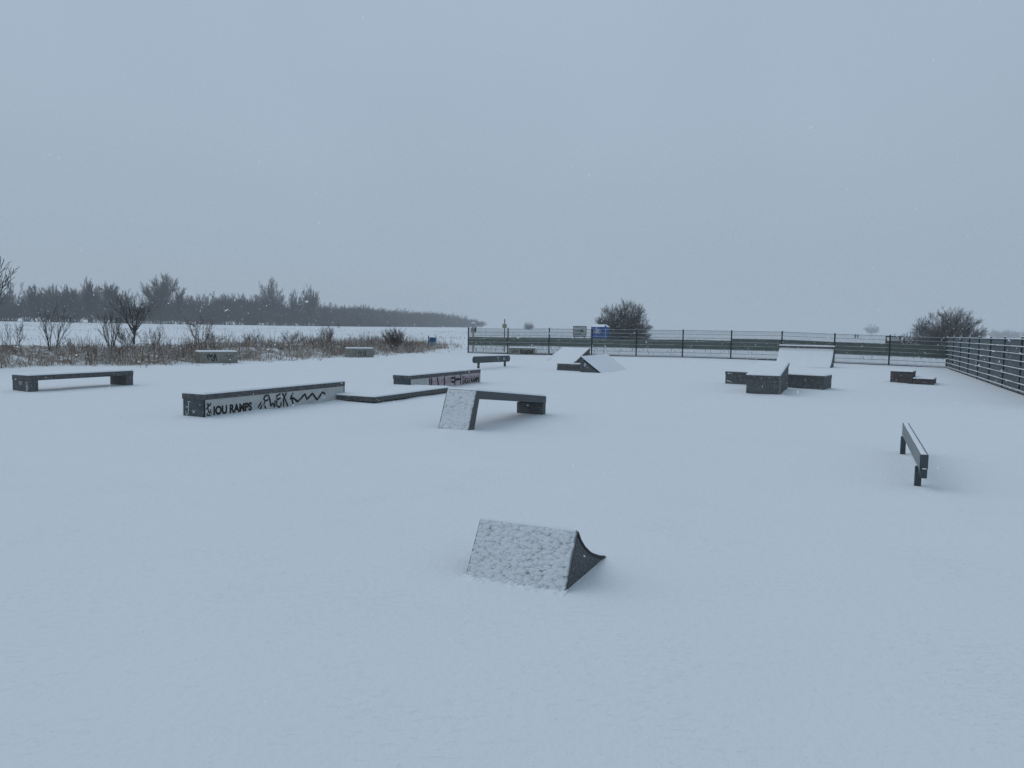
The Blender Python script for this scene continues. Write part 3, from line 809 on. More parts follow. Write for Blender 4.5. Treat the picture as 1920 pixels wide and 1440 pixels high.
BC = [[(0.186, 0.25), (0.241, 0.096), (0.341, 0.279), (0.396, 0.125), (0.472, 0.256), (0.526, 0.127)], [(0.677, 0.364), (0.708, 0.131)], [(0.757, 0.262), (0.734, 0.132), (0.838, 0.134), (0.835, 0.263), (0.757, 0.262)], [(0.913, 0.291), (0.968, 0.11), (1.043, 0.294)], [(1.095, 0.269), (1.085, 0.113), (1.202, 0.115), (1.225, 0.271), (1.095, 0.269)], [(1.277, 0.272), (1.332, 0.118), (1.405, 0.353)], [(0.657, 0.104), (1.384, 0.106)]]
ribbons('graffiti', BC[1:], 0.06, side(0.003), MAT['black_paint'], bc, 13)
ribbons('graffiti', BC[:1], 0.03, side(0.003), MAT['black_paint'], bc, 14)

# wedge with its high side to the left, sloping right
wf = thing('wedge_ramp', 'dark-sided wedge ramp with a round white mark, its snowy slope falling to the right', 'skate ramp', (2.43, 27.55, 0), 66.3)
WS, WH, WL = 0.75, 0.565, 3.3
wv = [(0, 0, -0.15), (0, -WS - 0.1, -0.15), (0, -WS - 0.1, -0.07), (0, -0.01, WH), (0, 0, WH)]
wb = MB(); nn = len(wv)
wb.add(wv + [(WL, y, z) for _, y, z in wv], [tuple(range(nn - 1, -1, -1)), tuple(range(nn, 2 * nn))] + [(i, (i + 1) % nn, nn + (i + 1) % nn, nn + i) for i in range(nn)])
wb.build('wedge_body', MAT['dark_composite'], wf)
fr = MB()
fr.bar((-0.004, 0, WH - 0.03), (-0.004, -WS, -0.03), 0.012, 0.05)
fr.build('steel_edge', MAT['dark_metal'], wf)
MB().bar((-0.005, -0.11, -0.05), (-0.005, -0.11, 0.43), 0.015, 0.012).build('seam_strip', MAT['dark_metal'], wf)
ring = [[(-0.18 + 0.035 * math.cos(R(40 * i)), 0.27 + 0.05 * math.sin(R(40 * i))) for i in range(10)], [(-0.26, 0.18), (-0.3, 0.15)]]
ribbons('painted_ring', ring, 0.025, lambda a, b, kk: (-0.004 - 0.00002 * kk, a, b), MAT['white_paint'], wf, 15)
snow_sheet('snow_cap', (0.005, 0, WH), (WL, 0, WH), (WL, -WS - 0.06, -0.02), (0.005, -WS - 0.06, -0.02), 0.02, wf, edge=0.03, res=0.1, seed=55)

# low box and the bank behind it
lb = thing('low_box', 'low dark timber skate box at the left foot of the wedge ramp', 'skate box', (1.654, 28.534, 0), -23.7)
MB().box((0, 0, -0.15), (0.93, 0.45, 0.118)).build('plank', MAT['coping_steel'], lb, bevel=0.006)
MB().box((0.004, 0.006, 0.124), (0.93, 0.45, 0.245)).build('plank', MAT['coping_steel'], lb, bevel=0.006)
snow_sheet('snow_cap', (0.004, 0.008, 0.245), (0.93, 0.008, 0.245), (0.93, 0.44, 0.245), (0.004, 0.44, 0.245), 0.03, lb, edge=0.03, res=0.1, seed=65)

bw = thing('bank_ramp', 'snow-filled bank ramp rising towards the fence behind the wedge ramp', 'skate ramp', (2.55, 30.9, 0), 66.3)
BX, BWd, BH = 1.78, 1.22, 0.74
MB().prism_y([(-0.05, -0.15), (BX, -0.15), (BX, BH), (BX - 0.03, BH), (0.0, 0.24), (-0.05, 0.22)], 0.02, BWd).build('bank_body', MAT['snow'], bw)
MB().prism_y([(-0.05, -0.15), (BX, -0.15), (BX, BH), (BX - 0.03, BH), (0.0, 0.24), (-0.05, 0.22)], 0, 0.018).build('side_board', MAT['old_wood'], bw)
snow_sheet('snow_cap', (0.0, 0.004, 0.24), (BX, 0.004, BH + 0.004), (BX, BWd, BH + 0.004), (0.0, BWd + 0.15, 0.2), 0.02, bw, edge=0.03, res=0.1, seed=75)
snow_sheet('snow_drift', (-1.7, -0.1, -0.02), (0.03, 0.02, 0.25), (0.03, BWd + 0.12, 0.22), (-1.7, BWd + 0.2, -0.02), 0.02, bw, edge=0.05, res=0.1, seed=76)

snow_sheet('snow_drift', (0.0, BWd - 0.02, 0.245), (BX, BWd - 0.02, BH + 0.005), (BX + 0.1, BWd + 0.42, -0.05), (-0.9, BWd + 0.2, -0.05), 0.02, bw, edge=0.04, res=0.1, seed=77)

# funbox on the right: rising spine across a low crossing ledge
fb = thing('rising_ledge', 'dark speckled box rising to a sharp point, standing in front of the crossing ledge', 'skate ledge', (6.459, 18.481, 0), 66.0)
FL, FW, F0, F1 = 2.62, 0.81, 0.485, 0.722
fz = lambda x: F0 + (F1 - F0) * x / FL
MB().prism_y([(0.025, -0.2), (FL, -0.2), (FL, fz(FL) - 0.07), (0.025, F0 - 0.08)], 0.022, FW - 0.022).build('box_body', MAT['dark_composite'], fb)
MB().prism_y([(0, F0 - 0.078), (FL, fz(FL) - 0.068), (FL, fz(FL)), (0, F0)], 0, FW).build('coping', MAT['coping_steel'], fb, bevel=0.004)
MB().box((0.004, 0.0, -0.2), (0.02, 0.02, F0 - 0.08)).build('corner_angle', MAT['galvanised'], fb)
snow_sheet('snow_cap', (0.004, 0.004, F0), (FL, 0.004, fz(FL)), (FL, FW - .004, fz(FL)), (0.004, FW - .004, F0), 0.03, fb, edge=0.035, res=0.08, seed=85)
cl = thing('crossing_ledge', 'low dark speckled ledge running crosswise behind the rising box', 'skate ledge', (6.19, 22.3, 0), -35.5)
CL, CD, CH = 2.74, 0.8, 0.385
# two wings either side of the spine
for a, c in ((0, 0.92), (1.66, CL)):
    MB().box((a, 0.01, -0.2), (c, CD, CH - 0.08)).build('wing_body', MAT['dark_composite'], cl)
    MB().box((a - 0.01 if a == 0 else a, 0, CH - 0.078), (c if a == 0 else c + 0.01, CD, CH)).build('coping', MAT['coping_steel'], cl, bevel=0.004)
    snow_sheet('snow_cap', (a, 0.004, CH), (c, 0.004, CH), (c, CD, CH), (a, CD, CH), 0.032, cl, edge=0.035, res=0.08, seed=95 + int(a * 10))
ribbons('scribble', [[(0.06, 0.33), (0.14, 0.335)], [(0.16, 0.345), (0.19, 0.32), (0.17, 0.31)], [(0.03, 0.12), (0.18, 0.1)]], 0.025, lambda a, b, kk: (a, -0.002 - 0.00002 * kk if b > CH - 0.078 else 0.007 - 0.00002 * kk, b), MAT['white_paint'], cl, 16)

# quarter pipe bank in front of the fence
qa, qb = (12.10, 35.45), (14.18, 34.28)
qd = math.degrees(math.atan2(qb[1] - qa[1], qb[0] - qa[0])); QL = math.hypot(qb[0] - qa[0], qb[1] - qa[1])
qp = thing('quarter_ramp', 'wide snow-covered quarter ramp with a dark deck edge, built before the fence', 'skate ramp', (qa[0], qa[1], 0.07), qd)
arc = [(0.0, 0.0), (0.25, 0.12), (0.5, 0.29), (0.72, 0.51), (0.9, 0.76)]
bodyp = MB()
pf = [(-0.05, -0.2)] + [(a, z) for a, z in arc] + [(1.15, 0.76), (1.15, -0.2)]
nn = len(pf)
bodyp.add([(0, y, z) for y, z in pf] + [(QL, y, z) for y, z in pf], [tuple(range(nn)), tuple(range(2 * nn - 1, nn - 1, -1))] + [((i + 1) % nn, i, nn + i, nn + (i + 1) % nn) for i in range(nn)])
bodyp.build('ramp_body', MAT['dark_composite'], qp)
MB().box((-0.03, 0.905, 0.762), (QL + 0.03, 1.15, 0.885)).build('deck', MAT['coping_steel'], qp, bevel=0.006)
snow_sheet('snow_cap', (-0.025, 0.91, 0.885), (QL + 0.025, 0.91, 0.885), (QL + 0.025, 1.14, 0.885), (-0.025, 1.14, 0.885), 0.05, qp, edge=0.04, res=0.1, seed=105)
v = []; f = []
full_arc = [(-0.22, -0.035), (-0.08, 0.02)] + [(a, z + 0.03) for a, z in arc[1:]] + [(0.9, 0.772)]
nx_ = 24
for y, z in full_arc:
    for j in range(nx_):
        e = min(j, nx_ - 1 - j)
        v.append((0.003 + (QL - 0.006) * j / (nx_ - 1), y, z - (0.022 if e == 0 else 0)))
for i in range(len(full_arc) - 1):
    for j in range(nx_ - 1):
        b0 = i * nx_ + j
        f.append((b0, b0 + 1, b0 + nx_ + 1, b0 + nx_))
np_mesh('snow_slope', v, f, MAT['snow'], qp, smooth=True)

# stepped wooden box far right
st = thing('stepped_box', 'weathered brown stepped skate box by the corner of the fences', 'skate box', (12.022, 24.445, 0), -32.5)
for a, c, z1 in ((0, 0.64, 0.385), (0.645, 1.235, 0.185)):
    for q in range(2 if z1 > 0.3 else 1):
        za = -0.15 if q == 0 else z1 / 2 + 0.002
        zt = z1 / 2 - 0.002 if (q == 0 and z1 > 0.3) else z1 - 0.022
        MB().box((a + 0.008, 0.008, za), (c - 0.008, 1.1, zt)).build('plank_face', MAT['old_wood'], st, bevel=0.004)
    MB().box((a, 0, z1 - 0.02), (c, 1.11, z1)).build('coping', MAT['dark_metal'], st, bevel=0.003)
    snow_sheet('snow_cap', (a, 0, z1), (c, 0, z1), (c, 1.1, z1), (a, 1.1, z1), 0.03, st, edge=0.03, res=0.1, seed=115 + int(z1 * 10))

# ------------------------------------------------------------------ things at and beyond the fence
tb = thing('litter_bin', 'small blue litter bin on a post by the edge of the field', 'litter bin', (-5.73, 52.3, gz(-5.73, 52.3)), 10)
MB().box((-0.03, -0.03, -0.3), (0.03, 0.03, 0.86)).build('post', MAT['dark_metal'], tb)
MB().tube((0.29, 0.0, 0.16), (0.29, 0.0, 0.42), 0.19, 16, 0.215).build('bin_base', MAT['galvanised'], tb)
MB().tube((0.29, 0.0, 0.421), (0.29, 0.0, 0.74), 0.222, 16, 0.235).build('bin_hood', MAT['bin_blue'], tb)
MB().tube((0.29, 0.0, 0.741), (0.29, 0.0, 0.79), 0.22, 16, 0.17).build('snow_cap', MAT['snow'], tb)
MB().box((0.03, -0.02, 0.45), (0.09, 0.02, 0.55)).build('bracket', MAT['dark_metal'], tb)

ib = thing('information_board', 'framed information board with a green map on two legs, left of the blue toilet', 'information board', (5.2, 60, gz(5.2, 60)), -4)
bz = 1.80 - gz(5.2, 60)
MB().box((-0.46, -0.02, bz - 0.78), (0.46, 0.02, bz - 0.045)).build('panel', MAT['sign_face'], ib)
for q in ((-0.52, bz - 0.04, 0.52, bz + 0.01), (-0.52, bz - 0.83, 0.52, bz - 0.785), (-0.52, bz - 0.784, -0.465, bz - 0.041), (0.465, bz - 0.784, 0.52, bz - 0.041)):
    MB().box((q[0], -0.04, q[1]), (q[2], 0.04, q[3])).build('frame', MAT['dark_metal'], ib)
for x in (-0.4, 0.36):
    MB().box((x - 0.03, -0.03, -0.3), (x + 0.03, 0.03, bz - 0.832)).build('leg', MAT['dark_metal'], ib)
mp_ = lambda pts, y: ([(x, y, bz + z) for x, z in pts], [tuple(range(len(pts)))])
MB().add(*mp_([(-0.06, -0.44), (0.05, -0.5), (0.28, -0.46), (0.34, -0.38), (0.2, -0.3), (0.1, -0.26), (0.02, -0.34)], -0.0225)).build('printed_map', MAT['sign_green'], ib)
MB().add(*mp_([(-0.4, -0.4), (-0.1, -0.43), (0.0, -0.3), (0.22, -0.24), (0.36, -0.12), (0.3, -0.12), (-0.1, -0.3), (-0.4, -0.34)], -0.0215)).build('printed_map', MAT['sign_grey'], ib)
tx = MB()
for q in ((-0.4, -0.11, 0.05), (-0.4, -0.58, 0.1), (-0.4, -0.63, 0.1), (-0.4, -0.68, 0.08), (0.15, -0.68, 0.38)):
    tx.add([(q[0], -0.0225, bz + q[1] - 0.018), (q[2], -0.0225, bz + q[1] - 0.018), (q[2], -0.0225, bz + q[1] + 0.018), (q[0], -0.0225, bz + q[1] + 0.018)], [(0, 1, 2, 3)])
tx.build('printed_lines', MAT['sign_grey'], ib)['kind'] = 'stuff'
MB().box((-0.52, -0.045, bz + 0.0105), (0.52, 0.045, bz + 0.04)).build('snow_cap', MAT['snow'], ib)

TX, TY = 9.35, 82.0
tl = thing('portable_toilet', 'bright blue portable toilet with a snowy roof in front of the round tree', 'portable toilet', (TX, TY, gz(TX, TY)), -22)
g0 = gz(TX, TY); TH = 2.12 - g0
MB().box((-0.85, -0.85, -0.2), (0.75, 0.75, 0.12)).build('base', MAT['dark_metal'], tl)
MB().box((-0.8, -0.8, 0.12), (0.7, 0.7, TH - 0.25)).build('cabin', MAT['blue_plastic'], tl, bevel=0.02)
for (x, y) in ((-0.8, -0.8), (0.7, -0.8), (0.7, 0.7), (-0.8, 0.7)):
    MB().box((x - 0.05, y - 0.05, 0.121), (x + 0.05, y + 0.05, TH - 0.22)).build('corner_post', MAT['blue_plastic'], tl, bevel=0.01)
MB().box((-0.68, -0.835, 0.16), (0.42, -0.803, TH - 0.34)).build('door', MAT['blue_plastic'], tl, bevel=0.01)
for k_ in range(4):
    MB().box((0.703, -0.55 + 0.3 * k_, 0.3), (0.73, -0.4 + 0.3 * k_, TH - 0.4)).build('side_rib', MAT['blue_plastic'], tl)
rf = MB()
rf.add([(-0.9, -0.9, TH - 0.24), (0.8, -0.9, TH - 0.24), (0.8, 0.8, TH - 0.24), (-0.9, 0.8, TH - 0.24), (-0.6, -0.35, TH + 0.02), (0.5, -0.35, TH + 0.02), (0.5, 0.35, TH + 0.02), (-0.6, 0.35, TH + 0.02)],
       [(3, 2, 1, 0), (4, 5, 6, 7), (0, 1, 5, 4), (1, 2, 6, 5), (2, 3, 7, 6), (3, 0, 4, 7)])
rf.build('roof', MAT['snow'], tl)
MB().add([(0.6, -0.93, TH - 0.3), (0.84, -0.93, TH - 0.3), (0.72, -0.9, TH - 0.02), (0.6, -0.80, TH - 0.3), (0.84, -0.80, TH - 0.3), (0.72, -0.78, TH - 0.02)],
         [(0, 1, 2), (5, 4, 3), (0, 3, 4, 1), (1, 4, 5, 2), (2, 5, 3, 0)]).build('roof_gable', MAT['bin_blue'], tl)
MB().box((0.705, -0.845, 0.5), (0.735, -0.852, TH - 0.42)).build('corner_stripe', MAT['white_paint'], tl)  # narrow white stripe up the front corner post
em = MB()
N = 20
for r1, r2, k_ in ((0.36, 0.30, 0), ):
    pts = [(-0.16 + r1 * math.cos(2 * math.pi * i / N), -0.839, TH - 0.72 + r1 * 0.75 * math.sin(2 * math.pi * i / N)) for i in range(N)]
    pt2 = [(-0.16 + r2 * math.cos(2 * math.pi * i / N), -0.839, TH - 0.72 + r2 * 0.75 * math.sin(2 * math.pi * i / N)) for i in range(N)]
    em.add(pts + pt2, [(i, (i + 1) % N, N + (i + 1) % N, N + i) for i in range(N) if i % 4 != 3])
em.add([(-0.34, -0.84, TH - 0.86), (0.02, -0.84, TH - 0.86), (0.02, -0.84, TH - 0.56), (-0.34, -0.84, TH - 0.56)], [(0, 1, 2, 3)])
em.build('emblem', MAT['white_paint'], tl)
MB().box((-0.29, -0.845, TH - 0.7), (-0.03, -0.8405, TH - 0.66)).build('emblem_line', MAT['dark_metal'], tl)
MB().box((-0.29, -0.845, TH - 0.8), (-0.03, -0.8405, TH - 0.76)).build('emblem_line', MAT['pink_paint'], tl)

sp = thing('sign_post', 'thin dark pole with small olive square plate, behind the mesh fence', 'sign', (-0.55, 50, gz(-0.55, 50)), 0)
q0 = gz(-0.55, 50)
MB().tube((0, 0, -0.3), (0, 0, 2.12 - q0), 0.03, 8).build('pole', MAT['dark_metal'], sp)
MB().box((-0.14, -0.06, 1.54 - q0), (0.14, -0.032, 1.80 - q0)).build('plate', MAT['sign_yellow'], sp)
MB().box((-0.14, -0.062, 1.8005 - q0), (0.14, -0.02, 1.82 - q0)).build('snow_cap', MAT['snow'], sp)

dp = thing('dispenser_post', 'pale post with white cap and dark bag box, by the mesh fence end', 'dispenser', (-2.5, 48.6, gz(-2.5, 48.6)), 0)
q0 = gz(-2.5, 48.6)
MB().box((-0.05, -0.04, -0.3), (0.05, 0.04, 1.22 - q0)).build('post', MAT['pale_post'], dp)
MB().box((-0.15, -0.1, 1.22 - q0), (0.08, 0.06, 1.50 - q0)).build('box', MAT['pale_post'], dp, bevel=0.01)
MB().box((-0.10, -0.06, 1.501 - q0), (0.06, 0.06, 1.78 - q0)).build('lid_panel', MAT['sign_face'], dp, bevel=0.01)
MB().box((0.082, -0.1, 1.22 - q0), (0.19, 0.06, 1.55 - q0)).build('bag_box', MAT['dark_metal'], dp, bevel=0.01)
MB().box((-0.13, -0.1, 1.781 - q0), (0.11, 0.1, 1.87 - q0)).build('snow_cap', MAT['snow'], dp, bevel=0.02)

nb_ = thing('notice_frame', 'dark timber frame holding a pale notice, behind the fence near its corner', 'notice board', (29.6, 60, gz(29.6, 60)), -10)
q0 = gz(29.6, 60)
for x in (-0.5, 0.5):
    MB().box((x - 0.06, -0.05, -0.3), (x + 0.06, 0.05, 1.52 - q0)).build('post', MAT['old_wood'], nb_)
MB().box((-0.44, -0.04, 1.38 - q0), (0.44, 0.04, 1.5 - q0)).build('rail', MAT['old_wood'], nb_)
MB().box((-0.44, -0.04, 0.85 - q0), (0.44, 0.04, 1.12 - q0)).build('rail', MAT['old_wood'], nb_)
MB().box((-0.18, -0.05, 1.13 - q0), (0.34, -0.02, 1.43 - q0)).build('notice', MAT['sign_face'], nb_)
MB().box((-0.56, -0.05, 1.5205 - q0), (0.56, 0.05, 1.55 - q0)).build('snow_cap', MAT['snow'], nb_)
tn = thing('timber_sign', 'small dark timber sign on a post, between the round tree and fence corner', 'sign', (33.3, 60, gz(33.3, 60)), -10)
q0 = gz(33.3, 60)
MB().box((0.2, -0.06, -0.3), (0.32, 0.06, 1.52 - q0)).build('post', MAT['old_wood'], tn)
MB().box((-0.2, -0.08, 1.1 - q0), (0.36, -0.061, 1.45 - q0)).build('board', MAT['dark_metal'], tn)
MB().box((-0.02, -0.084, 1.2 - q0), (0.08, -0.0805, 1.36 - q0)).build('notice', MAT['sign_face'], tn)
MB().box((-0.3, -0.07, 0.95 - q0), (0.36, 0.07, 1.02 - q0)).build('shelf', MAT['old_wood'], tn)

# ------------------------------------------------------------------ bare trees and shrubs
def grow(rng, stems, depth, len0, ratio, nchild, spread, upw, r0, rratio, nseg, wig, rmin, kmin=1, last=1):
    """returns segments (p, q, rp, rq, level) of a bare branching plant"""
    segs = []
    stack = [(np.array(p, float), np.array(d, float), L, r, 0) for p, d, L, r in stems]
    while stack:
        p, d, L, r, lev = stack.pop()
        ns = max(2, nseg - lev) if lev < depth else last
        d = d / np.linalg.norm(d)
        for k_ in range(ns):
            d = d + rng.normal(0, wig, 3) + np.array([0, 0, upw[min(lev, len(upw) - 1)]]) / ns
            d /= np.linalg.norm(d)
            q = p + d * L / ns
            ra = max(rmin, r * (1 - 0.75 * k_ / ns)); rb = max(rmin * 0.6, r * (1 - 0.75 * (k_ + 1) / ns))
            segs.append((p, q, ra, rb, lev))
            p = q
            if lev < depth and (k_ >= kmin or lev > 0):
                m_ = nchild[lev]
                c = int(m_) + (rng.random() < m_ - int(m_))
                for _ in range(c):
                    a = spread[lev] * rng.uniform(0.6, 1.3)
                    ax = np.cross(d, rng.normal(0, 1, 3)); ax /= np.linalg.norm(ax)
                    nd = d * math.cos(a) + np.cross(ax, d) * math.sin(a)
                    stack.append((p, nd, L * ratio[lev] * rng.uniform(0.65, 1.2) * (1.15 - 0.45 * k_ / ns), rb * rratio if rb * rratio > rmin else rmin, lev + 1))
    return segs

def seg_mesh(segs, n=3):
    P = np.array([s[0] for s in segs]); Q = np.array([s[1] for s in segs])
    ra = np.array([s[2] for s in segs]); rb = np.array([s[3] for s in segs])
    D = Q - P; D /= np.maximum(np.linalg.norm(D, axis=1, keepdims=True), 1e-9)
    A = np.cross(D, np.where(np.abs(D[:, 2:3]) > 0.9, [[1.0, 0, 0]], [[0, 0, 1.0]])); A /= np.linalg.norm(A, axis=1, keepdims=True)
    B = np.cross(D, A)
    N = len(segs)
    V = np.zeros((N, 2 * n, 3)); F = np.zeros((N, n, 4), np.int64)
    for i in range(n):
        t_ = 2 * math.pi * i / n
        o = A * math.cos(t_) + B * math.sin(t_)
        V[:, i] = P + o * ra[:, None]; V[:, n + i] = Q + o * rb[:, None]
    base = (np.arange(N) * 2 * n)[:, None]
    for i in range(n):
        j = (i + 1) % n
        F[:, i] = base + np.array([[i, j, n + j, n + i]])
    return V.reshape(-1, 3), F.reshape(-1, 4)

def stems_fan(rng, n, rad, amax, L, r, bias=(0, 0), lv=0.09):
    out = []
    for i in range(n):
        az = 2 * math.pi * (i + rng.uniform(-.3, .3)) / n; el = amax * math.sqrt(rng.uniform(0.02, 1))
        d = (math.sin(el) * math.cos(az) + bias[0], math.sin(el) * math.sin(az) + bias[1], math.cos(el))
        out.append(((rad * rng.uniform(0, 1) * math.cos(az), rad * rng.uniform(0, 1) * math.sin(az), -0.1), d, L * rng.uniform(1 - lv, 1 + lv) * (1 - 0.25 * (el / 1.5) ** 2), r * rng.uniform(0.7, 1.1)))
    return out

def plant(name, label, cat, x, y, segs, matn, height=None, width=None, split=0, group=None, names=('trunk', 'crown'), n=4, crownmat=None):
    t_ = thing(name, label, cat, (x, y, gz(x, y)), 0, group)
    V = np.array([s[1] for s in segs])
    sz = height / np.percentile(V[:, 2], 99.6) if height else 1
    sxy = width / (np.percentile(np.abs(V[:, :2]).max(axis=1), 99) * 2) if width else sz
    S = np.array([sxy, sxy, sz])
    segs = [(p * S, q * S, a, b_, lv) for p, q, a, b_, lv in segs]
    lo = [s for s in segs if s[4] <= split]; hi = [s for s in segs if s[4] > split]
    v_, f_ = seg_mesh(lo, max(n, 5)); np_mesh(names[0], v_, f_, MAT[matn], t_, smooth=True)
    if hi:
        v_, f_ = seg_mesh(hi, 3); np_mesh(names[1], v_, f_, MAT[crownmat or matn], t_, smooth=True)
    return t_

RG = np.random.default_rng(7)
# large round many-stemmed trees beyond the fences
sg = grow(RG, stems_fan(RG, 190, 0.4, 1.46, 3.1, 0.024, lv=0.04), 2, 2.7, [0.27, 0.5], [1.6, 1.9], [0.6, 0.7], [0.12, 0.05], 1, 0.6, 7, 0.06, 0.0125, last=2)
plant('round_tree', 'round many-stemmed bare tree right behind the blue portable toilet', 'tree', 12.5, 88, sg, 'bark', 4.5, 6.2)
sg = grow(RG, stems_fan(RG, 190, 0.4, 1.5, 3.3, 0.022, lv=0.04), 2, 2.9, [0.27, 0.5], [1.6, 1.9], [0.6, 0.7], [0.10, 0.05], 1, 0.6, 7, 0.06, 0.012, last=2)
plant('round_tree', 'wide flattened bare tree rising behind the corner of the dark fence', 'tree', 45.1, 80, sg, 'bark', 4.12, 6.8)
sg = grow(RG, stems_fan(RG, 18, 0.5, 1.3, 1.6, 0.03), 2, 1.6, [0.5, 0.5], [1.7, 1.7], [0.5, 0.6], [0.15, 0.1], 1, 0.6, 5, 0.08, 0.014)
plant('dark_bush', 'low dark bush at the left foot of the wide flattened tree', 'bush', 38.2, 75.5, sg, 'bark_dark', 1.9, 3.2, names=('stem', 'twigs'))
# far pale trees
def tree_segs(rng, h, kind, dense=1.0, rm=0.03):
    def vase(nl, z0, z1, amax, L, r, lv, tp=0.15):
        st_ = [((0, 0, -0.3), (0, 0, 1), h * (z1 + 0.2), h * 0.017)]
        return st_ + [(np.array(p) + np.array([0, 0, h * rng.uniform(z0, z1)]), d, L_ * (1 - tp * math.acos(d[2]) / amax), r_) for p, d, L_, r_ in stems_fan(rng, nl, 0.1, amax, h * L, h * r, lv=lv)]
    if kind == 'round':
        return grow(rng, vase(int(30 * dense), 0.14, 0.34, 1.2, 0.7, 0.006, 0.07), 2, h, [0.32, 0.5], [1.5 * dense, 1.7 * dense], [0.5, 0.6], [0.12, 0.1, 0.1], 1, 0.6, 6, 0.05, rm)
    if kind == 'poplar':
        return grow(rng, vase(16, 0.08, 0.4, 0.17, 0.64, 0.005, 0.12, 0.5), 2, h, [0.2, 0.5], [1.5, 1.6], [0.35, 0.4], [0.05, 0.2, 0.2], 1, 0.6, 8, 0.02, rm)
    if kind == 'birch':
        return grow(rng, vase(int(28 * dense), 0.06, 0.38, 0.58, 0.66, 0.005, 0.10, 0.28), 2, h, [0.3, 0.5], [1.5 * dense, 1.7 * dense], [0.42, 0.5], [0.1, 0.15, 0.1], 1, 0.6, 6, 0.04, rm)
    if kind == 'shrub':
        return grow(rng, stems_fan(rng, 12, 0.5, 0.85, h * 0.8, 0.05), 2, h, [0.5, 0.5], [1.6, 1.5], [0.45, 0.5], [0.12, 0.12], 1, 0.6, 5, 0.06, rm)

plant('distant_tree', 'faint grey tree far off in the snow haze, left of the wide round tree', 'tree', 442, 950, tree_segs(RG, 11, 'round', 1.3, 0.05), 'bark_far', 15.5, 18)
plant('distant_bush', 'small faint bush on the white horizon, left of the information board', 'bush', 8.6, 420, grow(RG, stems_fan(RG, 60, 0.6, 1.3, 4.5, 0.06, lv=0.15), 1, 4, [0.3], [1.6], [0.6], [0.1], 1, 0.6, 6, 0.05, 0.05, last=2), 'bark_far', 4.4, 6.0, names=('stem', 'twigs'))

# the wood along the left horizon: one mass
LINE = [(-330, 150), (-250, 190), (-158, 240), (-112, 300), (-84, 360), (-72, 420), (-63, 490), (-48, 570), (-25, 655)]
def on_line(t_):
    t_ = min(max(t_, 0), 0.9999) * (len(LINE) - 1); i = int(t_); f_ = t_ - i
    return LINE[i][0] * (1 - f_) + LINE[i + 1][0] * f_, LINE[i][1] * (1 - f_) + LINE[i + 1][1] * f_
TPL = [seg_mesh(tree_segs(RG, 10.5, k_, 0.75, 0.042), 3) for k_ in ('round', 'birch', 'birch', 'round', 'birch', 'round')]
SHR = [seg_mesh(tree_segs(RG, 4.5, 'shrub', 1, 0.05), 3) for _ in range(4)]
print('TREE TRIS', [len(t_[1]) * 2 for t_ in TPL], [len(t_[1]) * 2 for t_ in SHR])
allv, allf, off = [], [], 0
def stamp(tpl, x, y, s, sz, rot):
    global off
    v_, f_ = tpl
    c, s_ = math.cos(rot), math.sin(rot)
    w_ = np.empty_like(v_)
    w_[:, 0] = (v_[:, 0] * c - v_[:, 1] * s_) * s + x
    w_[:, 1] = (v_[:, 0] * s_ + v_[:, 1] * c) * s + y
    w_[:, 2] = v_[:, 2] * sz + gz(x, y)
    allv.append(w_.astype(np.float32)); allf.append(f_ + off); off += len(v_)
rg = np.random.default_rng(21)
for i in range(480):
    t_ = 0.12 + 0.88 * (rg.random() ** 0.85)
    x, y = on_line(t_); dpt = rg.uniform(0, 26) ** 1.0
    x -= dpt * 0.75; y += dpt * 0.6
    s = rg.uniform(0.75, 1.12) * (1.0 if t_ < 0.93 else 0.7)
    if t_ < 0.45: s *= 1.1
    stamp(TPL[rg.integers(len(TPL))], x + rg.normal(0, 1), y + rg.normal(0, 1), s * 1.05, s * rg.uniform(0.85, 1.05), rg.uniform(0, 6.28))
for i in range(520):
    t_ = 0.12 + 0.88 * rg.random()
    x, y = on_line(t_); dpt = rg.uniform(-2, 18)
    x -= dpt * 0.75; y += dpt * 0.6
    s = rg.uniform(0.8, 1.4)
    stamp(SHR[rg.integers(len(SHR))], x, y, s * 1.25, s, rg.uniform(0, 6.28))
wood = np_mesh('wood', np.concatenate(allv), np.concatenate(allf), MAT['bark_far'], smooth=False)
tag(wood, 'dense belt of bare winter woodland along the left horizon', kind='stuff')
allv, allf, off = [], [], 0
for i in range(70):
    x = rg.uniform(560, 740); y = 915 + (x - 560) * 0.25 + rg.uniform(-25, 25)
    s = rg.uniform(0.8, 1.15)
    stamp(TPL[rg.integers(len(TPL))], x, y, s * 1.6, s, rg.uniform(0, 6.28))
    stamp(SHR[rg.integers(len(SHR))], x + 3, y - 5, 2.6, 1.5, rg.uniform(0, 6.28))
hd = np_mesh('far_hedge', np.concatenate(allv), np.concatenate(allf), MAT['bark_far'])
tag(hd, 'faint grey hedge dissolving into haze above the dark fence', kind='stuff')

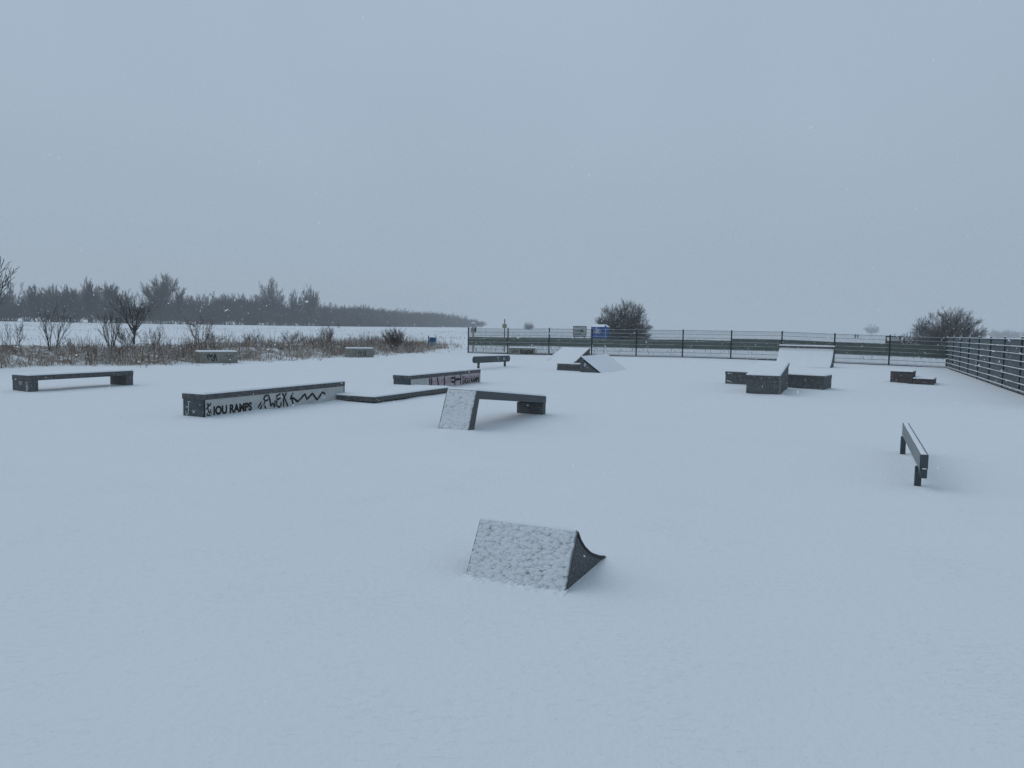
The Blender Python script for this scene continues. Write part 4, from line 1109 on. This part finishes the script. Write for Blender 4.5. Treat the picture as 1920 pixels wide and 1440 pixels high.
# taller trees that stand out of the wood
TALL = [(300, 515, 250, 'birch', 11, 'broad tall birch clump topping the left part of the wood'),
        (337, 528, 262, 'poplar', 4.5, 'slim poplar beside the broad birch clump'),
        (505, 524, 318, 'round', 12.5, 'tallest round-crowned tree rising over the middle of the wood'),
        (552, 547, 330, 'round', 8, 'medium round tree between two taller crowns of the wood'),
        (581, 539, 330, 'birch', 8, 'pointed oval tree at the right end of the tall crowns'),
        (172, 525, 245, 'birch', 6, 'pointed narrow tree left of the broad birch clump'),
        (207, 533, 250, 'birch', 6, 'slender tree just right of the pointed narrow tree'),
        (131, 539, 240, 'round', 6, 'thin airy tree in the left part of the wood'),
        (65, 536, 238, 'birch', 4.5, 'spiky thin tree at the far left end of the wood'),
        (420, 553, 300, 'round', 9, 'low round tree between the poplar and the tallest crown')]
for px, py, dist, kd, wd, lab in TALL:
    x = (px - 960) / 1442 * dist
    Hh = 616.5 + (px - 960) * 0.019
    top = 1.5 + (Hh - py) * dist / 1442
    plant('tall_tree', lab, 'tree', x, dist, tree_segs(RG, 16, kd, 1.45, 0.03), 'bark_far', top - gz(x, dist), wd, group='trees standing out of the wood')

# shrubs in the brush on the left
def brush_shrub(name, label, x, y, h, w, n_, amax, matn, r=0.022, dep=2, cat='shrub', ch=None, upw=0.3):
    L = h * 0.8
    sg_ = grow(RG, stems_fan(RG, n_, 0.18, amax, L, r), dep, L, [0.55, 0.5, 0.5], ch or [1.3, 1.2, 1.2], [0.5, 0.55, 0.6], [upw, 0.3, 0.2], 1, 0.6, 5, 0.09, 0.006)
    return plant(name, label, cat, x, y, sg_, matn, h, w, names=('stem', 'twigs'), group='bare shrubs in the brown brush')
brush_shrub('bare_shrub', 'bare forked shrub at the left rim of the brush, beneath the bare branches', -23.6, 36.5, 1.45, 1.3, 5, 0.6, 'bark_dark')
brush_shrub('bare_shrub', 'large spreading bare shrub, the biggest one left of the upright shrub', -19.1, 31.9, 2.15, 2.1, 8, 0.75, 'bark_dark', 0.026)
brush_shrub('bare_shrub', 'upright dense shrub between the spreading shrub and the small bare tree', -18.0, 34.5, 1.85, 1.25, 10, 0.42, 'bark_dark', 0.026)
brush_shrub('bare_shrub', 'thin twiggy shrub just right of the small bare tree', -17.2, 37.0, 1.35, 1.6, 8, 0.7, 'bark')
brush_shrub('bare_shrub', 'reddish upright shrub behind the concrete block with two tags', -16.1, 39.6, 1.7, 1.7, 7, 0.5, 'red_twig', 0.022)
brush_shrub('bare_shrub', 'pale fan-shaped shrub in the middle of the brush, left of the second block', -15.25, 63.5, 1.55, 1.65, 22, 0.65, 'bark_frost', 0.016)
for x_, y_, h_, w_, lab in ((-18.6, 47.5, 1.0, 1.5, 'low twiggy shrub just behind the reddish upright shrub'), (-15.8, 46.5, 0.85, 1.3, 'lowest twiggy shrub, behind the block with two tags'),
                       (-13.6, 47.5, 1.0, 1.6, 'low wide twiggy shrub midway between the two concrete blocks of the brush'), (-12.2, 49.0, 0.9, 1.4, 'low twiggy shrub just left of the pale fan-shaped shrub'),
                       (-20.6, 41.0, 1.1, 1.5, 'low twiggy shrub at the foot of the small dark bare tree')):
    brush_shrub('low_shrub', lab, x_, y_, h_, w_, 12, 0.6, 'dark_stem', 0.013)
brush_shrub('seed_shrub', 'dense upright shrub with seed heads, between the concrete block and litter bin', -7.0, 45.4, 1.42, 1.6, 34, 0.55, 'dark_stem', 0.013, upw=0.5)
sg = grow(RG, [((0, 0, -0.2), (0.05, 0, 1), 1.5, 0.075)] + [(np.array(p) + np.array([0, 0, RG.uniform(0.65, 1.1)]), d, L, r) for p, d, L, r in stems_fan(RG, 13, 0.03, 1.05, 2.1, 0.03)], 2, 1.6, [0.5, 0.5, 0.5], [1.25, 1.1, 1.0], [0.5, 0.5, 0.6], [0.25, 0.25, 0.2], 1, 0.62, 6, 0.07, 0.0075)
plant('small_tree', 'small dark bare tree with a clear trunk, tallest in the brush', 'tree', -21.9, 44.5, sg, 'bark_dark', 3.25, 3.0)
rg2 = np.random.default_rng(12)
sg = grow(rg2, [((0, 0, -0.2), (0.1, 0, 1), 1.9, 0.12), ((0.02, 0, 0.9), (0.9, -0.1, 0.55), 2.3, 0.055), ((0.04, 0, 1.2), (0.95, 0.1, 0.9), 2.3, 0.055), ((0, 0, 1.0), (-0.8, 0.2, 0.8), 2.0, 0.05), ((0.05, 0, 1.5), (0.45, 0.3, 1), 1.9, 0.05), ((0.05, 0, 1.4), (0.5, -0.4, 1), 1.9, 0.05)], 3, 2, [0.5, 0.55, 0.5], [0.95, 0.9, 0.8], [0.5, 0.5, 0.5], [0.45, 0.6, 0.6, 0.5], 1, 0.6, 6, 0.09, 0.009)
plant('leaning_tree', 'bare tree at the picture edge reaching curved dark branches over the brush', 'tree', -16.85, 23.0, sg, 'bark_dark', 3.3, 4.1)

# loose dry stems, one mass: brown matted grass and sparse stalks farther off
def blades(N, pick, hlo, hhi, wid, matn, name, label, seed, lean=0.5):
    rg_ = np.random.default_rng(seed)
    x, y = pick(rg_, N)
    z = terrain(x, y)
    N = len(x)
    h = rg_.uniform(hlo, hhi, N) * (0.3 + 1.35 * np.clip(fbm(x * 0.7, y * 0.7, 71, 3) + 0.5, 0, 1))
    az = rg_.uniform(0, 6.283, N); ln = rg_.uniform(0.1, 1.0, N) ** 1.5 * lean * 2
    dx, dy = np.cos(az), np.sin(az)
    w_ = wid * rg_.uniform(0.6, 1.3, N)
    pa = rg_.uniform(0, 3.14, N); wx, wy = np.cos(pa) * w_, np.sin(pa) * w_
    V = np.zeros((N, 6, 3))
    for k_, (t_, lz) in enumerate(((0, 0), (0.55, 0.6), (1.0, 0.85))):
        cx = x + dx * ln * h * t_ ** 1.6; cy = y + dy * ln * h * t_ ** 1.6
        cz = z - 0.03 + h * lz * np.clip(1.15 - 0.45 * ln * t_, 0.2, 2)
        sc2 = (1, 0.8, 0.25)[k_]
        V[:, 2 * k_] = np.stack([cx - wx * sc2, cy - wy * sc2, cz], -1); V[:, 2 * k_ + 1] = np.stack([cx + wx * sc2, cy + wy * sc2, cz], -1)
    base = (np.arange(N) * 6)[:, None]
    F_ = np.concatenate([base + np.array([[0, 1, 3, 2]]), base + np.array([[2, 3, 5, 4]])], 0)
    o = np_mesh(name, V.reshape(-1, 3), F_, MAT[matn])
    return tag(o, label, kind='stuff')
def pick_brush(lo, hi, x0, x1, y0, y1, thr):
    def f_(rg_, N):
        x = rg_.uniform(x0, x1, N * 4); y = rg_.uniform(y0, y1, N * 4)
        br_, d = brush_mask(x, y)
        keep = (d > lo) & (d < hi) & (fbm(x * 0.35, y * 0.35, 81, 3) > thr + rg_.uniform(-0.25, 0.25, N * 4)) & (np.abs(x) < y * 0.85) & ((br_ > 0.02) | (d < 0.3))
        x, y = x[keep][:N], y[keep][:N]
        return x, y
    return f_
def pick_tufts(lo, hi, ncl, per, rad, seed, thr):
    def f_(rg_, N):
        x, y = pick_brush(lo, hi, -38, -3, 18, 62, thr)(rg_, ncl)
        x = np.repeat(x, per) + rg_.normal(0, rad, len(x) * per); y = np.repeat(y, per) + rg_.normal(0, rad, len(y) * per)
        return x, y
    return f_
blades(0, pick_tufts(0.2, 9.5, 2400, 9, 0.09, 31, -0.16), 0.28, 0.7, 0.011, 'dry_grass', 'dry_grass', 'matted brown dry grass along the edge of the park', 31, 1.3)
blades(0, pick_tufts(0.8, 12, 700, 8, 0.16, 32, 0.05), 0.35, 0.95, 0.007, 'dark_stem', 'dry_stalks', 'loose dark dry stalks standing in the brown brush', 32, 0.5)
blades(0, pick_tufts(-0.4, 9, 1500, 8, 0.13, 34, -0.12), 0.22, 0.5, 0.013, 'pale_grass', 'pale_grass', 'pale bent straw tufts half buried in the brush snow', 34, 1.5)
blades(0, pick_tufts(-1.6, 0.6, 420, 5, 0.10, 35, -0.3), 0.08, 0.2, 0.008, 'dark_stem', 'stray_stalks', 'stray stalk tips poking from the snow in front of the brush', 35, 0.8)
def pick_field(rg_, N):
    y = rg_.uniform(50, 210, N * 3); x = y * rg_.uniform(-0.75, 0.62, N * 3)
    d = seg_dist(x, y, EDGE)
    keep = (fbm(x * 0.12, y * 0.35, 91, 3) > 0.14 + rg_.uniform(-0.1, 0.2, N * 3)) & ((d > 2) | (y > 50))
    return x[keep][:N], y[keep][:N]
blades(15000, pick_field, 0.06, 0.34, 0.014, 'dark_stem', 'field_stalks', 'sparse dry stalks poking through the snow of the open field', 33, 0.4)

# ------------------------------------------------------------------ people and dog, far off
def skinned(name, verts, edges, radii, root, parent, zmats, sub=1):
    me = bpy.data.meshes.new(name)
    bm = bmesh.new()
    lay = bm.verts.layers.skin.verify()
    vsx = []
    for i, p in enumerate(verts):
        q = bm.verts.new(p); r = radii[i]
        q[lay].radius = (r, r) if not isinstance(r, tuple) else r
        q[lay].use_root = (i == root)
        vsx.append(q)
    for a, c in edges: bm.edges.new((vsx[a], vsx[c]))
    bm.to_mesh(me); bm.free()
    o = bpy.data.objects.new(name + '_tmp', me); col.objects.link(o)
    o.modifiers.new('skin', 'SKIN')
    s = o.modifiers.new('sub', 'SUBSURF'); s.levels = sub; s.render_levels = sub
    dg = bpy.context.evaluated_depsgraph_get()
    m2 = bpy.data.meshes.new_from_object(o.evaluated_get(dg)); m2.name = name
    bpy.data.objects.remove(o)
    m2.materials.clear()
    for zz, mm in zmats: m2.materials.append(MAT[mm])
    for p in m2.polygons:
        for i, (zz, mm) in enumerate(zmats):
            if p.center.z <= zz:
                p.material_index = i; break
        p.use_smooth = True
    return link(bpy.data.objects.new(name, m2), parent)

def person(label, x, y, h, deg, jacket, stride=0.28, group='walkers far out on the field'):
    t_ = thing('person', label, 'person', (x, y, gz(x, y)), deg, group)
    s = h / 1.78
    V = [(0, 0, .95), (0, 0.01, 1.15), (0, 0.0, 1.40), (0, 0.01, 1.52), (0, 0.03, 1.62), (0, 0.03, 1.73),
         (-.19, 0, 1.42), (-.24, -.08, 1.15), (-.23, .06, .92), (.19, 0, 1.42), (.24, .10, 1.16), (.22, .24, .98),
         (-.10, 0, .9), (-.11, stride * .55, .5), (-.11, stride * .75, .09), (-.11, stride * .75 + .15, .04),
         (.10, 0, .9), (.11, -stride * .2, .5), (.11, -stride * 1.1, .12), (.11, -stride * 1.1 + .14, .04)]
    E_ = [(0, 1), (1, 2), (2, 3), (3, 4), (4, 5), (2, 6), (6, 7), (7, 8), (2, 9), (9, 10), (10, 11), (0, 12), (12, 13), (13, 14), (14, 15), (0, 16), (16, 17), (17, 18), (18, 19)]
    Rr = [.17, .17, .18, .07, .10, .09, .09, .065, .05, .09, .065, .05, .11, .08, .06, .045, .11, .08, .06, .045]
    V = [tuple(c * s for c in p) for p in V]; Rr = [r * s for r in Rr]
    skinned('body', V, E_, Rr, 0, t_, [(0.86 * s, 'trousers'), (1.50 * s, jacket), (9, 'skin')])
    hat = MB()
    n_ = 10
    ringz = [(1.66, .112), (1.74, .115), (1.80, .085), (1.835, .03)]
    vv = [(rr2 * math.cos(6.283 * i / n_) * s, (0.025 + rr2 * math.sin(6.283 * i / n_)) * s, z * s) for z, rr2 in ringz for i in range(n_)]
    ff = [(k_ * n_ + i, k_ * n_ + (i + 1) % n_, (k_ + 1) * n_ + (i + 1) % n_, (k_ + 1) * n_ + i) for k_ in range(3) for i in range(n_)] + [tuple(range(3 * n_, 4 * n_))]
    hat.add(vv, ff).build('hat', MAT['jacket_dark'], t_)
    return t_
person('person in dark clothes striding along the field before the wood', -49.8, 220, 1.95, 75, 'jacket_dark')
person('person in a red jacket walking a black dog behind the brush', -70.5, 172, 1.8, 60, 'jacket_red')
person('dark distant walker, left one of the pair beyond the fence', 117.2, 264, 1.8, 170, 'jacket_dark', 0.2)
person('dark distant walker, right one of the pair beyond the fence', 118.3, 264.5, 1.75, 190, 'jacket_dark', 0.2)
dg_ = thing('dog', 'large black dog walking beside the person in red', 'dog', (-71.7, 172, gz(-71.7, 172)), 100)
V = [(0, -.38, .60), (0, 0, .60), (0, .34, .62), (0, .52, .78), (0, .66, .86), (0, .84, .82), (0, -.55, .52), (0, -.75, .40),
     (-.1, .32, .40), (-.1, .34, .22), (-.1, .36, .04), (.1, .32, .40), (.1, .26, .22), (.1, .22, .04),
     (-.1, -.34, .42), (-.1, -.46, .22), (-.1, -.42, .04), (.1, -.36, .42), (.1, -.38, .22), (.1, -.32, .04),
     (-.07, .62, .97), (.07, .62, .97)]
E_ = [(0, 1), (1, 2), (2, 3), (3, 4), (4, 5), (0, 6), (6, 7), (2, 8), (8, 9), (9, 10), (2, 11), (11, 12), (12, 13), (0, 14), (14, 15), (15, 16), (0, 17), (17, 18), (18, 19), (4, 20), (4, 21)]
Rr = [.15, .15, .18, .11, .10, .05, .04, .025, .07, .045, .04, .07, .045, .04, .08, .045, .04, .08, .045, .04, .03, .03]
skinned('body', V, E_, Rr, 1, dg_, [(9, 'dog_fur')])

# ------------------------------------------------------------------ snowflakes in the air
rg = np.random.default_rng(99)
NF = 22000
fx_ = rg.uniform(-15, 15, NF); fy_ = rg.uniform(2.6, 26, NF); fz_ = rg.uniform(0.05, 5.0, NF)
s = np.clip(rg.lognormal(math.log(0.0055), 0.35, NF), 0.003, 0.0095)
nrm_ = rg.normal(0, 1, (NF, 3)); nrm_ /= np.linalg.norm(nrm_, axis=1, keepdims=True)
ta = np.cross(nrm_, rg.normal(0, 1, (NF, 3))); ta /= np.linalg.norm(ta, axis=1, keepdims=True)
tb_ = np.cross(nrm_, ta)
V = np.zeros((NF, 6, 3))
for k_ in range(6):
    a_ = math.pi * k_ / 3
    V[:, k_] = np.stack([fx_, fy_, fz_], -1) + (ta * math.cos(a_) + tb_ * math.sin(a_)) * (s * rg.uniform(0.7, 1.3, NF))[:, None]
Fk = (np.arange(NF) * 6)[:, None, None] + np.array([(0, 1, 2), (0, 2, 3), (0, 3, 4), (0, 4, 5)])[None]
fm_ = bpy.data.materials.new('snowflake'); fm_.use_nodes = True
n, l = fm_.node_tree.nodes, fm_.node_tree.links
n.remove(n['Principled BSDF'])
d1_ = n.new('ShaderNodeBsdfDiffuse'); d1_.inputs['Color'].default_value = (1.0, 1.0, 1.0, 1)
d2_ = n.new('ShaderNodeBsdfTranslucent'); d2_.inputs['Color'].default_value = (1.0, 1.0, 1.0, 1)
ms = n.new('ShaderNodeMixShader'); ms.inputs[0].default_value = 0.5
l.new(d1_.outputs[0], ms.inputs[1]); l.new(d2_.outputs[0], ms.inputs[2]); l.new(ms.outputs[0], n['Material Output'].inputs['Surface'])
fl = np_mesh('falling_snow', V.reshape(-1, 3), Fk.reshape(-1, 3), fm_)
tag(fl, 'loose snowflakes drifting down over the skate park', kind='stuff')
